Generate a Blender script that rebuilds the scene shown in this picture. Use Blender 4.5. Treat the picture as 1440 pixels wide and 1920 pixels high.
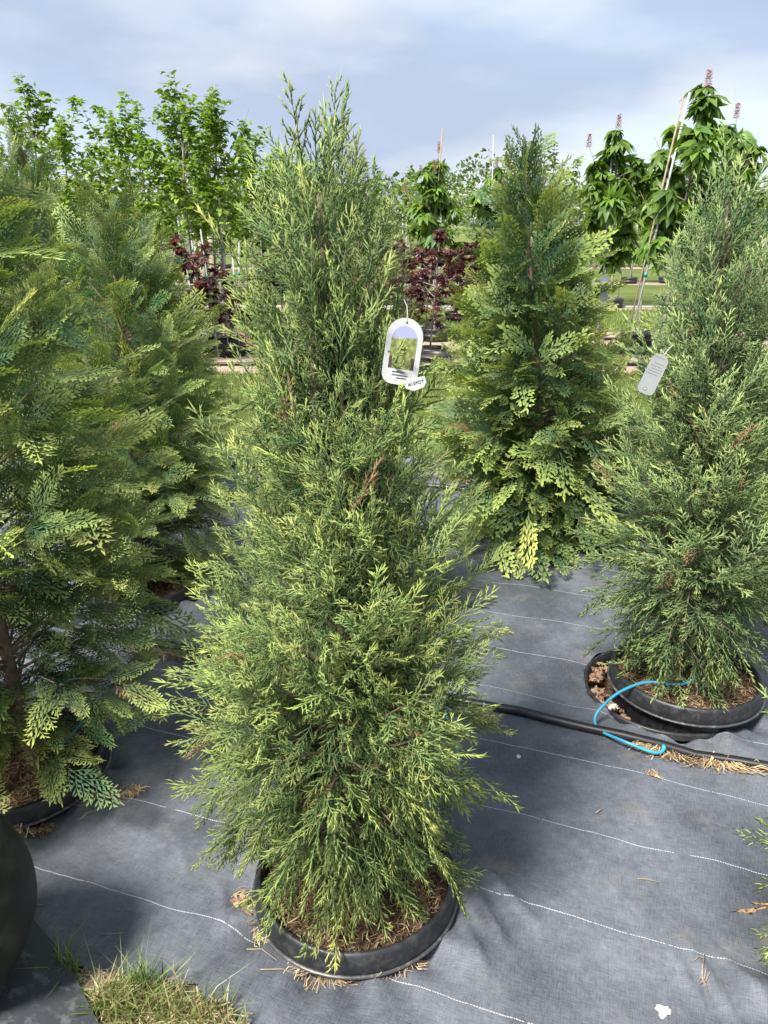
import bpy, bmesh, math, random
import numpy as np
from mathutils import Vector, Matrix

for o in list(bpy.data.objects):
    bpy.data.objects.remove(o)
S = bpy.context.scene
COL = S.collection
R = math.radians

# ------------------------------------------------------------ camera, sky, sun
PITCH = math.atan((960 - 425) / 1440)
CAMH = 1.65
cam = bpy.data.cameras.new('camera')
camo = bpy.data.objects.new('camera', cam)
COL.objects.link(camo)
camo.location = (0, 0, CAMH)
camo.rotation_euler = (math.pi / 2 - PITCH, 0, 0)
cam.sensor_fit = 'VERTICAL'
cam.sensor_height = 24.0
cam.lens = 24.0 * 1440 / 1920
cam.clip_start = 0.05
cam.clip_end = 600
S.camera = camo

SUN_EL = R(54)
SUN_AZ = math.atan2(-0.66, -0.75)          # direction to the sun: (sin, cos)
sun = bpy.data.lights.new('sun', 'SUN')
sun.energy = 3.8
sun.angle = R(14)
sun.color = (1.0, 0.95, 0.86)
suno = bpy.data.objects.new('sun', sun)
COL.objects.link(suno)
tosun = Vector((math.sin(SUN_AZ) * math.cos(SUN_EL), math.cos(SUN_AZ) * math.cos(SUN_EL), math.sin(SUN_EL)))
suno.rotation_euler = tosun.to_track_quat('Z', 'Y').to_euler()
suno.location = tosun * 50

W = bpy.data.worlds.new('World')
S.world = W
W.use_nodes = True
wn = W.node_tree.nodes
wl = W.node_tree.links
wn.clear()
sky = wn.new('ShaderNodeTexSky')
sky.sky_type = 'NISHITA'
sky.sun_disc = False
sky.sun_elevation = SUN_EL
sky.sun_rotation = SUN_AZ
sky.air_density = 1.0
sky.dust_density = 0.4
sky.ozone_density = 1.2
tc = wn.new('ShaderNodeTexCoord')
mp = wn.new('ShaderNodeMapping')
mp.inputs['Scale'].default_value = (1.0, 1.0, 2.6)
mp.inputs['Location'].default_value = (0.4, 2.2, 0.9)
mp.inputs['Rotation'].default_value = (0, R(-16), 0)
wl.new(tc.outputs['Generated'], mp.inputs['Vector'])
n1 = wn.new('ShaderNodeTexNoise')
n1.inputs['Scale'].default_value = 1.9
n1.inputs['Detail'].default_value = 7
n1.inputs['Roughness'].default_value = 0.47
n1.inputs['Distortion'].default_value = 0.35
wl.new(mp.outputs[0], n1.inputs['Vector'])
cr = wn.new('ShaderNodeValToRGB')
cr.color_ramp.elements[0].position = 0.28
cr.color_ramp.elements[0].color = (0.78, 0.78, 0.78, 1)
cr.color_ramp.elements[1].position = 0.58
cr.color_ramp.elements[1].color = (0.98, 0.98, 0.98, 1)
wl.new(n1.outputs['Fac'], cr.inputs['Fac'])
n2 = wn.new('ShaderNodeTexNoise')
n2.inputs['Scale'].default_value = 2.9
n2.inputs['Detail'].default_value = 7
wl.new(mp.outputs[0], n2.inputs['Vector'])
cc = wn.new('ShaderNodeValToRGB')       # cloud brightness: grey blue bellies to bright tops
cc.color_ramp.elements[0].position = 0.40
cc.color_ramp.elements[0].color = (1.38, 1.63, 2.15, 1)
cc.color_ramp.elements[1].position = 0.61
cc.color_ramp.elements[1].color = (2.25, 2.36, 2.52, 1)
wl.new(n2.outputs['Fac'], cc.inputs['Fac'])
skb = wn.new('ShaderNodeMix')
skb.data_type = 'RGBA'
wl.new(cr.outputs['Color'], skb.inputs['Factor'])
wl.new(sky.outputs[0], skb.inputs['A'])
wl.new(cc.outputs['Color'], skb.inputs['B'])
bg = wn.new('ShaderNodeBackground')
bg.inputs['Strength'].default_value = 0.145
wl.new(skb.outputs['Result'], bg.inputs['Color'])
wo = wn.new('ShaderNodeOutputWorld')
wl.new(bg.outputs[0], wo.inputs['Surface'])

S.render.engine = 'CYCLES'
S.cycles.diffuse_bounces = 6
S.view_settings.view_transform = 'Standard'
S.view_settings.look = 'None'
S.view_settings.exposure = 1.38
S.view_settings.gamma = 1.0
S.view_settings.use_curve_mapping = False

# ------------------------------------------------------------ helpers
rng = np.random.default_rng(7)
random.seed(7)


def ray(px, py):
    u = (px - 720) / 1440
    v = (960 - py) / 1440
    return np.array([u, math.cos(PITCH) + v * math.sin(PITCH), -math.sin(PITCH) + v * math.cos(PITCH)])


def gnd(px, py, z=0.0):
    r = ray(px, py)
    t = (z - CAMH) / r[2]
    return float(r[0] * t), float(r[1] * t)


def tag(o, label=None, cat=None, group=None, kind=None):
    if label: o['label'] = label
    if cat: o['category'] = cat
    if group: o['group'] = group
    if kind: o['kind'] = kind
    return o


def empty(name, loc=(0, 0, 0), rz=0.0):
    o = bpy.data.objects.new(name, None)
    o.empty_display_size = 0.05
    o.location = loc
    o.rotation_euler = (0, 0, rz)
    COL.objects.link(o)
    return o


def link(name, me, parent=None, loc=None):
    o = bpy.data.objects.new(name, me)
    COL.objects.link(o)
    if parent is not None:
        o.parent = parent
    if loc is not None:
        o.location = loc
    return o


def np_mesh(name, V, F, mat, col=None, smooth=False):
    """V (n,3), F (m,k) all faces with the same corner count."""
    V = np.asarray(V, dtype=np.float32)
    F = np.asarray(F, dtype=np.int32)
    me = bpy.data.meshes.new(name)
    m, k = F.shape
    me.vertices.add(len(V))
    me.vertices.foreach_set('co', V.ravel())
    me.loops.add(m * k)
    me.loops.foreach_set('vertex_index', F.ravel())
    me.polygons.add(m)
    me.polygons.foreach_set('loop_start', np.arange(0, m * k, k, dtype=np.int32))
    me.polygons.foreach_set('loop_total', np.full(m, k, dtype=np.int32))
    if smooth:
        me.polygons.foreach_set('use_smooth', np.ones(m, dtype=bool))
    me.update(calc_edges=True)
    if col is not None:
        a = me.color_attributes.new('Col', 'FLOAT_COLOR', 'POINT')
        c4 = np.ones((len(V), 4), dtype=np.float32)
        c4[:, :3] = col
        a.data.foreach_set('color', c4.ravel())
    if mat: me.materials.append(mat)
    return me


def tube_np(pts, rad, n=6, cap=True):
    pts = np.asarray(pts, float)
    rad = np.broadcast_to(np.asarray(rad, float), (len(pts),))
    tan = np.gradient(pts, axis=0)
    tan /= np.linalg.norm(tan, axis=1)[:, None] + 1e-9
    ref = np.array([0.0, 0, 1.0]) if abs(tan[:, 2]).mean() < 0.8 else np.array([1.0, 0, 0])
    V = []
    for p, t, r in zip(pts, tan, rad):
        a = np.cross(t, ref); a /= np.linalg.norm(a) + 1e-9
        b = np.cross(t, a)
        for k in range(n):
            th = 2 * math.pi * k / n
            V.append(p + r * (math.cos(th) * a + math.sin(th) * b))
    F = []
    for i in range(len(pts) - 1):
        for k in range(n):
            F.append((i * n + k, i * n + (k + 1) % n, (i + 1) * n + (k + 1) % n, (i + 1) * n + k))
    if cap:
        for i, s in ((0, 1), (len(pts) - 1, -1)):
            V.append(pts[i])
            c = len(V) - 1
            for k in range(n):
                q = (i * n + k, i * n + (k + 1) % n)
                F.append((c, q[1], q[0], q[0]) if s > 0 else (c, q[0], q[1], q[1]))
    return V, F


class MB:
    def __init__(s): s.V = []; s.F = []
    def add(s, V, F):
        o = len(s.V)
        s.V += [tuple(v) for v in V]
        s.F += [tuple(dict.fromkeys(i + o for i in f)) for f in F]
        return s
    def tube(s, pts, rad, n=6, cap=True): return s.add(*tube_np(pts, rad, n, cap))
    def box(s, c, d, rz=0.0):
        x, y, z = [q / 2 for q in d]
        V = [(i * x, j * y, k * z) for i in (-1, 1) for j in (-1, 1) for k in (-1, 1)]
        cs, sn = math.cos(rz), math.sin(rz)
        V = [(c[0] + a * cs - b * sn, c[1] + a * sn + b * cs, c[2] + e) for a, b, e in V]
        return s.add(V, [(0, 1, 3, 2), (4, 6, 7, 5), (0, 4, 5, 1), (2, 3, 7, 6), (0, 2, 6, 4), (1, 5, 7, 3)])
    def lathe(s, prof, n=48, c=(0, 0, 0), jit=0.0):
        V = []
        for r, z in prof:
            for k in range(n):
                th = 2 * math.pi * k / n
                V.append((c[0] + r * math.cos(th), c[1] + r * math.sin(th), c[2] + z))
        F = []
        for i in range(len(prof) - 1):
            for k in range(n):
                F.append((i * n + k, i * n + (k + 1) % n, (i + 1) * n + (k + 1) % n, (i + 1) * n + k))
        return s.add(V, F)
    def build(s, name, mat, parent=None, smooth=False, loc=None, data_only=False):
        me = bpy.data.meshes.new(name)
        me.from_pydata(s.V, [], s.F)
        me.update()
        if smooth:
            me.polygons.foreach_set('use_smooth', np.ones(len(me.polygons), dtype=bool))
        me.materials.append(mat)
        if data_only: return me
        return link(name, me, parent, loc)


def copy_tree(o, parent=None):
    c = o.copy()
    COL.objects.link(c)
    c.parent = parent
    for ch in list(o.children):
        copy_tree(ch, c)
    return c


# ------------------------------------------------------------ materials
def newmat(name):
    m = bpy.data.materials.new(name)
    m.use_nodes = True
    nt = m.node_tree
    nt.nodes.clear()
    return m, nt.nodes, nt.links


def simple(name, color, rough=0.5, spec=0.5, noise=None, bump=None, metallic=0.0, coord='Object'):
    """noise=(scale, colour2, lo, hi); bump=(scale, strength, distance)"""
    m, n, l = newmat(name)
    b = n.new('ShaderNodeBsdfPrincipled')
    o = n.new('ShaderNodeOutputMaterial')
    l.new(b.outputs[0], o.inputs[0])
    b.inputs['Base Color'].default_value = (*color, 1)
    b.inputs['Roughness'].default_value = rough
    b.inputs['Metallic'].default_value = metallic
    b.inputs['Specular IOR Level'].default_value = spec
    t = n.new('ShaderNodeTexCoord')
    if noise:
        x = n.new('ShaderNodeTexNoise')
        x.inputs['Scale'].default_value = noise[0]
        x.inputs['Detail'].default_value = 6
        x.inputs['Roughness'].default_value = 0.65
        l.new(t.outputs[coord], x.inputs['Vector'])
        r = n.new('ShaderNodeValToRGB')
        r.color_ramp.elements[0].position = noise[2]
        r.color_ramp.elements[1].position = noise[3]
        r.color_ramp.elements[0].color = (*color, 1)
        r.color_ramp.elements[1].color = (*noise[1], 1)
        l.new(x.outputs['Fac'], r.inputs['Fac'])
        l.new(r.outputs['Color'], b.inputs['Base Color'])
    if bump:
        x = n.new('ShaderNodeTexNoise')
        x.inputs['Scale'].default_value = bump[0]
        x.inputs['Detail'].default_value = 5
        l.new(t.outputs[coord], x.inputs['Vector'])
        bp = n.new('ShaderNodeBump')
        bp.inputs['Strength'].default_value = bump[1]
        bp.inputs['Distance'].default_value = bump[2]
        l.new(x.outputs['Fac'], bp.inputs['Height'])
        l.new(bp.outputs[0], b.inputs['Normal'])
    return m


def leafmat(name, trans=0.3, rough=0.45, gloss=0.06, ttint=(1.0, 1.0, 0.45)):
    """pigment comes from the mesh's own colour attribute; thin leaf = diffuse + translucent + faint gloss"""
    m, n, l = newmat(name)
    at = n.new('ShaderNodeAttribute')
    at.attribute_name = 'Col'
    d = n.new('ShaderNodeBsdfDiffuse')
    t = n.new('ShaderNodeBsdfTranslucent')
    mu = n.new('ShaderNodeMix')
    mu.data_type = 'RGBA'
    mu.blend_type = 'MULTIPLY'
    mu.inputs['Factor'].default_value = 1.0
    mu.inputs['B'].default_value = (*ttint, 1)
    l.new(at.outputs['Color'], mu.inputs['A'])
    l.new(at.outputs['Color'], d.inputs['Color'])
    l.new(mu.outputs['Result'], t.inputs['Color'])
    mx = n.new('ShaderNodeMixShader')
    mx.inputs[0].default_value = trans
    l.new(d.outputs[0], mx.inputs[1])
    l.new(t.outputs[0], mx.inputs[2])
    g = n.new('ShaderNodeBsdfGlossy')
    g.inputs['Roughness'].default_value = rough
    g.inputs['Color'].default_value = (0.9, 0.95, 1, 1)
    m2 = n.new('ShaderNodeMixShader')
    m2.inputs[0].default_value = gloss
    l.new(mx.outputs[0], m2.inputs[1])
    l.new(g.outputs[0], m2.inputs[2])
    o = n.new('ShaderNodeOutputMaterial')
    l.new(m2.outputs[0], o.inputs[0])
    return m


M = {}
M['cord'] = leafmat('juniper_foliage', 0.33, 0.6, 0.02)
M['frond'] = leafmat('thuja_foliage', 0.36, 0.65, 0.02)
M['leaf'] = leafmat('broad_leaf', 0.48, 0.5, 0.03)
M['purple'] = leafmat('purple_leaf', 0.35, 0.45, 0.05, (1.0, 0.7, 0.6))
M['blade'] = leafmat('grass_blade', 0.35, 0.5, 0.04)
M['straw'] = leafmat('dry_straw', 0.15, 0.6, 0.03, (1, 0.9, 0.7))
M['bark'] = simple('bark_brown', (0.17, 0.115, 0.08), 0.85, 0.2, (34, (0.30, 0.23, 0.18), 0.4, 0.65), (60, 0.6, 0.004))
M['bark_grey'] = simple('bark_grey', (0.20, 0.17, 0.14), 0.85, 0.2, (20, (0.36, 0.33, 0.29), 0.4, 0.65), (60, 0.4, 0.004))
M['pot'] = simple('black_plastic', (0.016, 0.017, 0.020), 0.45, 0.5, (46, (0.07, 0.07, 0.066), 0.48, 0.85), (160, 0.12, 0.001))
M['ridge'] = simple('worn_plastic_edge', (0.045, 0.046, 0.048), 0.4, 0.5, (60, (0.2, 0.19, 0.17), 0.5, 0.75))
M['pipe'] = simple('black_pipe', (0.012, 0.012, 0.013), 0.38, 0.5, (9, (0.05, 0.05, 0.052), 0.5, 0.8))
M['tube'] = simple('blue_vinyl_tube', (0.035, 0.33, 0.46), 0.35, 0.5, (14, (0.03, 0.22, 0.42), 0.4, 0.7))
M['clip'] = simple('orange_clip', (0.55, 0.10, 0.04), 0.45)
M['emitter'] = simple('grey_emitter', (0.5, 0.5, 0.5), 0.4)
M['card'] = simple('white_card', (0.43, 0.44, 0.46), 0.5, 0.3, (30, (0.37, 0.38, 0.41), 0.4, 0.8))
M['card_grey'] = simple('grey_card_back', (0.27, 0.28, 0.285), 0.55, 0.3, (30, (0.22, 0.23, 0.24), 0.4, 0.8))
M['ink'] = simple('dark_ink', (0.03, 0.03, 0.035), 0.5)
M['stake'] = simple('galvanised_stake', (0.34, 0.35, 0.37), 0.42, 0.5, (18, (0.38, 0.38, 0.40), 0.4, 0.7))
M['bamboo'] = simple('tan_stake', (0.26, 0.20, 0.14), 0.6, 0.3, (20, (0.36, 0.29, 0.21), 0.4, 0.7))
M['tie'] = simple('green_tie_tape', (0.02, 0.26, 0.18), 0.5)
M['post'] = simple('weathered_wood', (0.34, 0.29, 0.22), 0.85, 0.2, (12, (0.46, 0.41, 0.33), 0.35, 0.7), (40, 0.5, 0.01))
M['wire'] = simple('dark_cable', (0.03, 0.035, 0.035), 0.5)
M['soil'] = simple('potting_soil', (0.055, 0.036, 0.022), 0.95, 0.1, (70, (0.16, 0.11, 0.07), 0.42, 0.7), (120, 1.0, 0.01))
M['dirt'] = simple('bare_soil', (0.30, 0.235, 0.18), 0.95, 0.1, (5, (0.40, 0.33, 0.26), 0.35, 0.7), (40, 0.8, 0.02))
M['rubber'] = simple('black_rubber', (0.012, 0.014, 0.013), 0.55, 0.4, (7, (0.07, 0.07, 0.055), 0.52, 0.8), (50, 0.15, 0.002))
M['scuff'] = simple('scuffed_plastic', (0.045, 0.050, 0.058), 0.5, 0.4, (26, (0.20, 0.21, 0.22), 0.52, 0.80), (50, 0.2, 0.002))
M['deadleaf'] = simple('dead_leaf', (0.24, 0.14, 0.09), 0.8, 0.2, (40, (0.40, 0.27, 0.20), 0.4, 0.65))
M['pale'] = simple('pale_petal', (0.66, 0.62, 0.54), 0.7, 0.2, (40, (0.5, 0.44, 0.35), 0.45, 0.75))
M['twig'] = simple('dry_twig', (0.20, 0.15, 0.12), 0.8, 0.2, (40, (0.38, 0.32, 0.27), 0.4, 0.7))
M['dust'] = simple('grit', (0.6, 0.58, 0.55), 0.8)

# ---- woven ground fabric
ROWD = np.array([0.942, -0.335])     # direction of the stitched lines
ROWN = np.array([0.335, 0.942])
L0, LS = 1.236, 0.3145


def fabric_material():
    m, n, l = newmat('woven_ground_fabric')
    N = lambda t: n.new('ShaderNode' + t)
    def math_(op, a, b=None, c=None):
        q = N('Math'); q.operation = op
        for i, v in enumerate((a, b, c)):
            if v is None: continue
            if isinstance(v, (int, float)): q.inputs[i].default_value = v
            else: l.new(v, q.inputs[i])
        return q.outputs[0]
    tcx = N('TexCoord')
    pos = tcx.outputs['Object']
    def dot(v):
        q = N('VectorMath'); q.operation = 'DOT_PRODUCT'
        l.new(pos, q.inputs[0]); q.inputs[1].default_value = v
        return q.outputs['Value']
    d = dot((ROWN[0], ROWN[1], 0)); s = dot((ROWD[0], ROWD[1], 0))
    cb = N('CombineXYZ'); l.new(s, cb.inputs[0]); l.new(math_('FLOOR', math_('MULTIPLY', d, 1 / LS)), cb.inputs[1])
    def noise(vec, scale, detail=4, rough=0.55):
        q = N('TexNoise'); q.inputs['Scale'].default_value = scale; q.inputs['Detail'].default_value = detail
        q.inputs['Roughness'].default_value = rough
        l.new(vec, q.inputs['Vector']); return q.outputs['Fac']
    wob = math_('MULTIPLY', math_('SUBTRACT', noise(pos, 4.0, 3), 0.5), 0.030)
    fr = math_('DIVIDE', math_('SUBTRACT', math_('ADD', d, wob), L0), LS)
    dist = math_('MULTIPLY', math_('ABSOLUTE', math_('SUBTRACT', fr, math_('ROUND', fr))), LS)
    line = math_('LESS_THAN', dist, 0.0014)
    dash = math_('GREATER_THAN', noise(pos, 5.0, 5, 0.7), 0.37)
    stitch = math_('GREATER_THAN', math_('FRACT', math_('MULTIPLY', s, 1 / 0.0065)), 0.25)
    worn = math_('GREATER_THAN', noise(pos, 160.0, 1), 0.34)
    line = math_('MULTIPLY', math_('MULTIPLY', line, dash), math_('MULTIPLY', stitch, worn))
    # weave: tiny threads along and across
    cs = N('CombineXYZ'); l.new(math_('MULTIPLY', s, 30.0), cs.inputs[0]); l.new(math_('MULTIPLY', d, 420.0), cs.inputs[1])
    cd = N('CombineXYZ'); l.new(math_('MULTIPLY', s, 420.0), cd.inputs[0]); l.new(math_('MULTIPLY', d, 30.0), cd.inputs[1])
    w1 = noise(cs.outputs[0], 1.0, 1); w2 = noise(cd.outputs[0], 1.0, 1)
    weave = math_('MULTIPLY', math_('ADD', w1, w2), 0.5)
    dust = noise(pos, 2.3, 8, 0.62)
    dr = N('ValToRGB'); dr.color_ramp.elements[0].position = 0.38; dr.color_ramp.elements[1].position = 0.72
    dr.color_ramp.elements[0].color = (0, 0, 0, 1); dr.color_ramp.elements[1].color = (1, 1, 1, 1)
    l.new(dust, dr.inputs['Fac'])
    fine = noise(pos, 30.0, 6, 0.7)
    amt = math_('MULTIPLY', dr.outputs['Color'], math_('ADD', math_('MULTIPLY', fine, 1.2), 0.1))
    amt = math_('ADD', math_('MULTIPLY', amt, 0.95), math_('MULTIPLY', math_('SUBTRACT', weave, 0.42), 1.1))
    mix = N('Mix'); mix.data_type = 'RGBA'; mix.clamp_factor = True
    mix.inputs['A'].default_value = (0.044, 0.050, 0.062, 1)
    mix.inputs['B'].default_value = (0.195, 0.213, 0.25, 1)
    l.new(amt, mix.inputs['Factor'])
    # dried mud patches
    mud = N('ValToRGB'); mud.color_ramp.elements[0].position = 0.56; mud.color_ramp.elements[1].position = 0.74
    mud.color_ramp.elements[0].color = (0, 0, 0, 1); mud.color_ramp.elements[1].color = (1, 1, 1, 1)
    l.new(noise(pos, 3.4, 7, 0.7), mud.inputs['Fac'])
    mx2 = N('Mix'); mx2.data_type = 'RGBA'
    mx2.inputs['B'].default_value = (0.23, 0.19, 0.15, 1)
    l.new(math_('MULTIPLY', mud.outputs['Color'], math_('MULTIPLY', fine, 0.9)), mx2.inputs['Factor'])
    l.new(mix.outputs['Result'], mx2.inputs['A'])
    # specks
    vo = N('TexVoronoi'); vo.inputs['Scale'].default_value = 16; l.new(pos, vo.inputs['Vector'])
    speck = math_('LESS_THAN', vo.outputs['Distance'], math_('MULTIPLY', math_('SUBTRACT', vo.outputs['Color'], 0.6), 0.07))
    lm = N('Mix'); lm.data_type = 'RGBA'; lm.inputs['B'].default_value = (0.47, 0.47, 0.50, 1)
    l.new(math_('MAXIMUM', line, math_('MULTIPLY', speck, 0.6)), lm.inputs['Factor'])
    l.new(mx2.outputs['Result'], lm.inputs['A'])
    b = N('BsdfPrincipled')
    l.new(lm.outputs['Result'], b.inputs['Base Color'])
    b.inputs['Roughness'].default_value = 0.62
    b.inputs['Specular IOR Level'].default_value = 0.45
    hb = math_('ADD', math_('MULTIPLY', weave, 0.0016), math_('ADD', math_('MULTIPLY', line, 0.0012), math_('MULTIPLY', noise(pos, 11.0, 5, 0.6), 0.010)))
    bp = N('Bump'); bp.inputs['Strength'].default_value = 0.8; bp.inputs['Distance'].default_value = 1.0
    l.new(hb, bp.inputs['Height']); l.new(bp.outputs[0], b.inputs['Normal'])
    o = N('OutputMaterial'); l.new(b.outputs[0], o.inputs[0])
    return m


M['fabric'] = fabric_material()


def lawn_material():
    m, n, l = newmat('lawn')
    t = n.new('ShaderNodeTexCoord')
    a = n.new('ShaderNodeTexNoise'); a.inputs['Scale'].default_value = 0.5; a.inputs['Detail'].default_value = 8; a.inputs['Roughness'].default_value = 0.7
    l.new(t.outputs['Object'], a.inputs['Vector'])
    r = n.new('ShaderNodeValToRGB')
    r.color_ramp.elements[0].position = 0.3; r.color_ramp.elements[0].color = (0.085, 0.135, 0.03, 1)
    r.color_ramp.elements[1].position = 0.72; r.color_ramp.elements[1].color = (0.22, 0.25, 0.085, 1)
    l.new(a.outputs['Fac'], r.inputs['Fac'])
    b = n.new('ShaderNodeBsdfPrincipled'); b.inputs['Roughness'].default_value = 0.9; b.inputs['Specular IOR Level'].default_value = 0.1
    l.new(r.outputs['Color'], b.inputs['Base Color'])
    f = n.new('ShaderNodeTexNoise'); f.inputs['Scale'].default_value = 60; f.inputs['Detail'].default_value = 4
    l.new(t.outputs['Object'], f.inputs['Vector'])
    bp = n.new('ShaderNodeBump'); bp.inputs['Strength'].default_value = 1.0; bp.inputs['Distance'].default_value = 0.05
    l.new(f.outputs['Fac'], bp.inputs['Height']); l.new(bp.outputs[0], b.inputs['Normal'])
    o = n.new('ShaderNodeOutputMaterial'); l.new(b.outputs[0], o.inputs[0])
    return m


M['lawn'] = lawn_material()

# ------------------------------------------------------------ the setting
# pots: name key -> (x, y, outer radius, rim height)
POTS = {
    'centre': (-0.075, 1.560, 0.272, 0.078),
    'right': (1.130, 2.490, 0.280, 0.100),
    'a': (-1.175, 2.030, 0.285, 0.070),
    'b': (-1.160, 3.360, 0.285, 0.070),
    'edge': (1.165, 1.160, 0.280, 0.080),
    'mid': (-0.200, 2.980, 0.280, 0.070),
    'back': (0.900, 4.020, 0.285, 0.070),
    'c': (-1.800, 4.250, 0.285, 0.070),
    'd': (-1.480, 4.750, 0.285, 0.070),
    'f': (2.020, 3.600, 0.285, 0.070),
    'i': (1.020, 5.250, 0.285, 0.070),
}
HOLES = []
for k, (x, y, r, z) in POTS.items():
    HOLES.append((x, y, r - 0.032) if k != 'right' else (x - 0.052, y + 0.040, 0.302))

_ph = rng.uniform(0, 6.28, 40)


def fab_h(x, y):
    """height of the ground fabric"""
    x = np.asarray(x, float); y = np.asarray(y, float)
    h = 0.006 * np.sin(2.1 * x + 1.7 * y + _ph[0]) + 0.005 * np.sin(3.7 * x - 2.3 * y + _ph[1]) + 0.003 * np.sin(7.3 * x + 5.1 * y + _ph[2])
    # long soft wrinkles
    for i in range(7):
        a = _ph[3 + i]; k = 9 + 3 * i
        env = 0.5 + 0.5 * np.sin(1.3 * x * math.cos(a) + 1.6 * y * math.sin(a) + 3 * a)
        h = h + 0.0024 * env ** 3 * np.sin(k * (x * math.cos(a * 3) + y * math.sin(a * 3)) + a + 1.5 * np.sin(2.2 * x + a))
    # radiating creases round each pot
    for i, (px, py, pr, pz) in enumerate(POTS.values()):
        dx, dy = x - px, y - py
        rr = np.hypot(dx, dy); th = np.arctan2(dy, dx)
        e = np.exp(-np.clip(rr - pr, 0, 9) / 0.085) * (rr < 1.2)
        c = np.sin(9 * th + _ph[10 + i] + 2.0 * np.sin(2 * th)) + 0.6 * np.sin(17 * th + _ph[20 + i] - 5 * rr)
        h = h + e * (0.015 * c - 0.008)
    # sharp folds right of the centre pot and in the near corner
    for (x0, y0, x1, y1, amp, wd) in ((0.20, 1.62, 0.31, 1.36, 0.022, 0.016), (0.24, 1.68, 0.42, 1.40, 0.012, 0.014), (0.19, 1.50, 0.25, 1.28, 0.013, 0.012),
                                     (0.74, 1.44, 0.80, 1.14, 0.010, 0.012), (0.80, 1.42, 0.90, 1.16, 0.012, 0.012), (0.70, 1.40, 0.73, 1.18, 0.008, 0.01),
                                     (-0.45, 1.66, -0.40, 1.44, 0.008, 0.012), (-0.62, 1.80, -0.52, 1.60, 0.007, 0.014), (0.42, 2.85, 0.50, 2.68, 0.009, 0.012)):
        vx, vy = x1 - x0, y1 - y0; L = math.hypot(vx, vy)
        t = ((x - x0) * vx + (y - y0) * vy) / L ** 2
        dd = ((x - x0) * vy - (y - y0) * vx) / L
        h = h + amp * np.exp(-(dd / wd) ** 2) * np.clip(1 - (2 * t - 1) ** 2, 0, 1)
    return h


def fab1(x, y): return float(fab_h(np.array([x]), np.array([y]))[0])


g = MB()
g.add([(-220, -40, 0), (220, -40, 0), (220, 420, 0), (-220, 420, 0)], [(0, 1, 2, 3)])
go = g.build('ground', M['lawn']); go.location.z = -0.16
tag(go, kind='structure')

# fabric sheet: fine near, coarser far; its far edge runs along the rows
def axis(lo, hi, f0, f1, fine, coarse):
    a = list(np.arange(f0, f1, fine))
    x = f1
    st = fine
    up = []
    while x < hi:
        up.append(x); st = min(st * 1.12, coarse); x += st
    up.append(hi)
    x = f0; st = fine; dn = []
    while x > lo:
        st = min(st * 1.12, coarse); x -= st; dn.append(max(x, lo))
    return np.array(sorted(set(dn)) + a + up)


xs = axis(-5.0, 5.0, -1.5, 1.5, 0.0115, 0.12)
ys = axis(0.0, 5.7, 1.0, 3.0, 0.0115, 0.05)
GX, GY = np.meshgrid(xs, ys)
GX = GX.ravel().copy(); GY = GY.ravel().copy()
GY_sh = GY.copy()
GZ = fab_h(GX, GY)
nx, ny = len(xs), len(ys)
ii = (np.arange(ny - 1)[:, None] * nx + np.arange(nx - 1)[None, :]).ravel()
FF = np.stack([ii, ii + 1, ii + 1 + nx, ii + nx], 1)
kill = np.zeros(len(GX), bool)
for hx, hy, hr in HOLES:
    dx, dy = GX - hx, GY - hy
    rr = np.hypot(dx, dy)
    near = (rr < hr + 0.006) & (rr > hr - 0.014)
    GX[near] = hx + dx[near] / rr[near] * hr
    GY[near] = hy + dy[near] / rr[near] * hr
    kill |= rr <= hr - 0.014
# trim the far edge along the row direction and the near left corner where grass grows
dd = GX * ROWN[0] + GY * ROWN[1]
kill |= dd > 5.42
kill |= (GX < -0.43) & (GY < 1.275 - 0.20 * (GX + 0.43)) & (GY < 1.31 + 0.03 * np.sin(40 * GX))
kill |= (GX < -0.31) & (GX >= -0.43) & (GY < 1.225 - 0.55 * (GX + 0.43) + 0.010 * np.sin(60 * GX))
FF = FF[~kill[FF].any(1)]
used = np.unique(FF)
remap = -np.ones(len(GX), int); remap[used] = np.arange(len(used))
fab = np_mesh('ground_fabric', np.stack([GX, GY, GZ], 1)[used], remap[FF], M['fabric'], smooth=True)
fabo = link('ground_fabric', fab)
tag(fabo, kind='structure')

# soil under the fabric (seen in the holes, at the torn corner) and bare soil strips behind
m = MB()
m.add([(-6, 0.2, -0.115), (6, 0.2, -0.115), (6, 5.2, -0.115), (-6, 5.2, -0.115)], [(0, 1, 2, 3)])
tag(m.build('bed_soil', M['dirt']), kind='structure')


def strip(name, y0, y1, z, mat, x0=-40, x1=40, seed=0):
    n = 161
    X = np.linspace(x0, x1, n)
    rg = np.random.default_rng(seed)
    a = y0 + np.cumsum(rg.normal(0, 0.035, n)) * 0.5; b = y1 + np.cumsum(rg.normal(0, 0.035, n)) * 0.5
    V = [(x, p, z) for x, p in zip(X, a)] + [(x, p, z) for x, p in zip(X, b)]
    F = [(i, i + 1, n + i + 1, n + i) for i in range(n - 1)]
    mm = MB(); mm.add(V, F)
    return tag(mm.build(name, mat), kind='structure')


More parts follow.
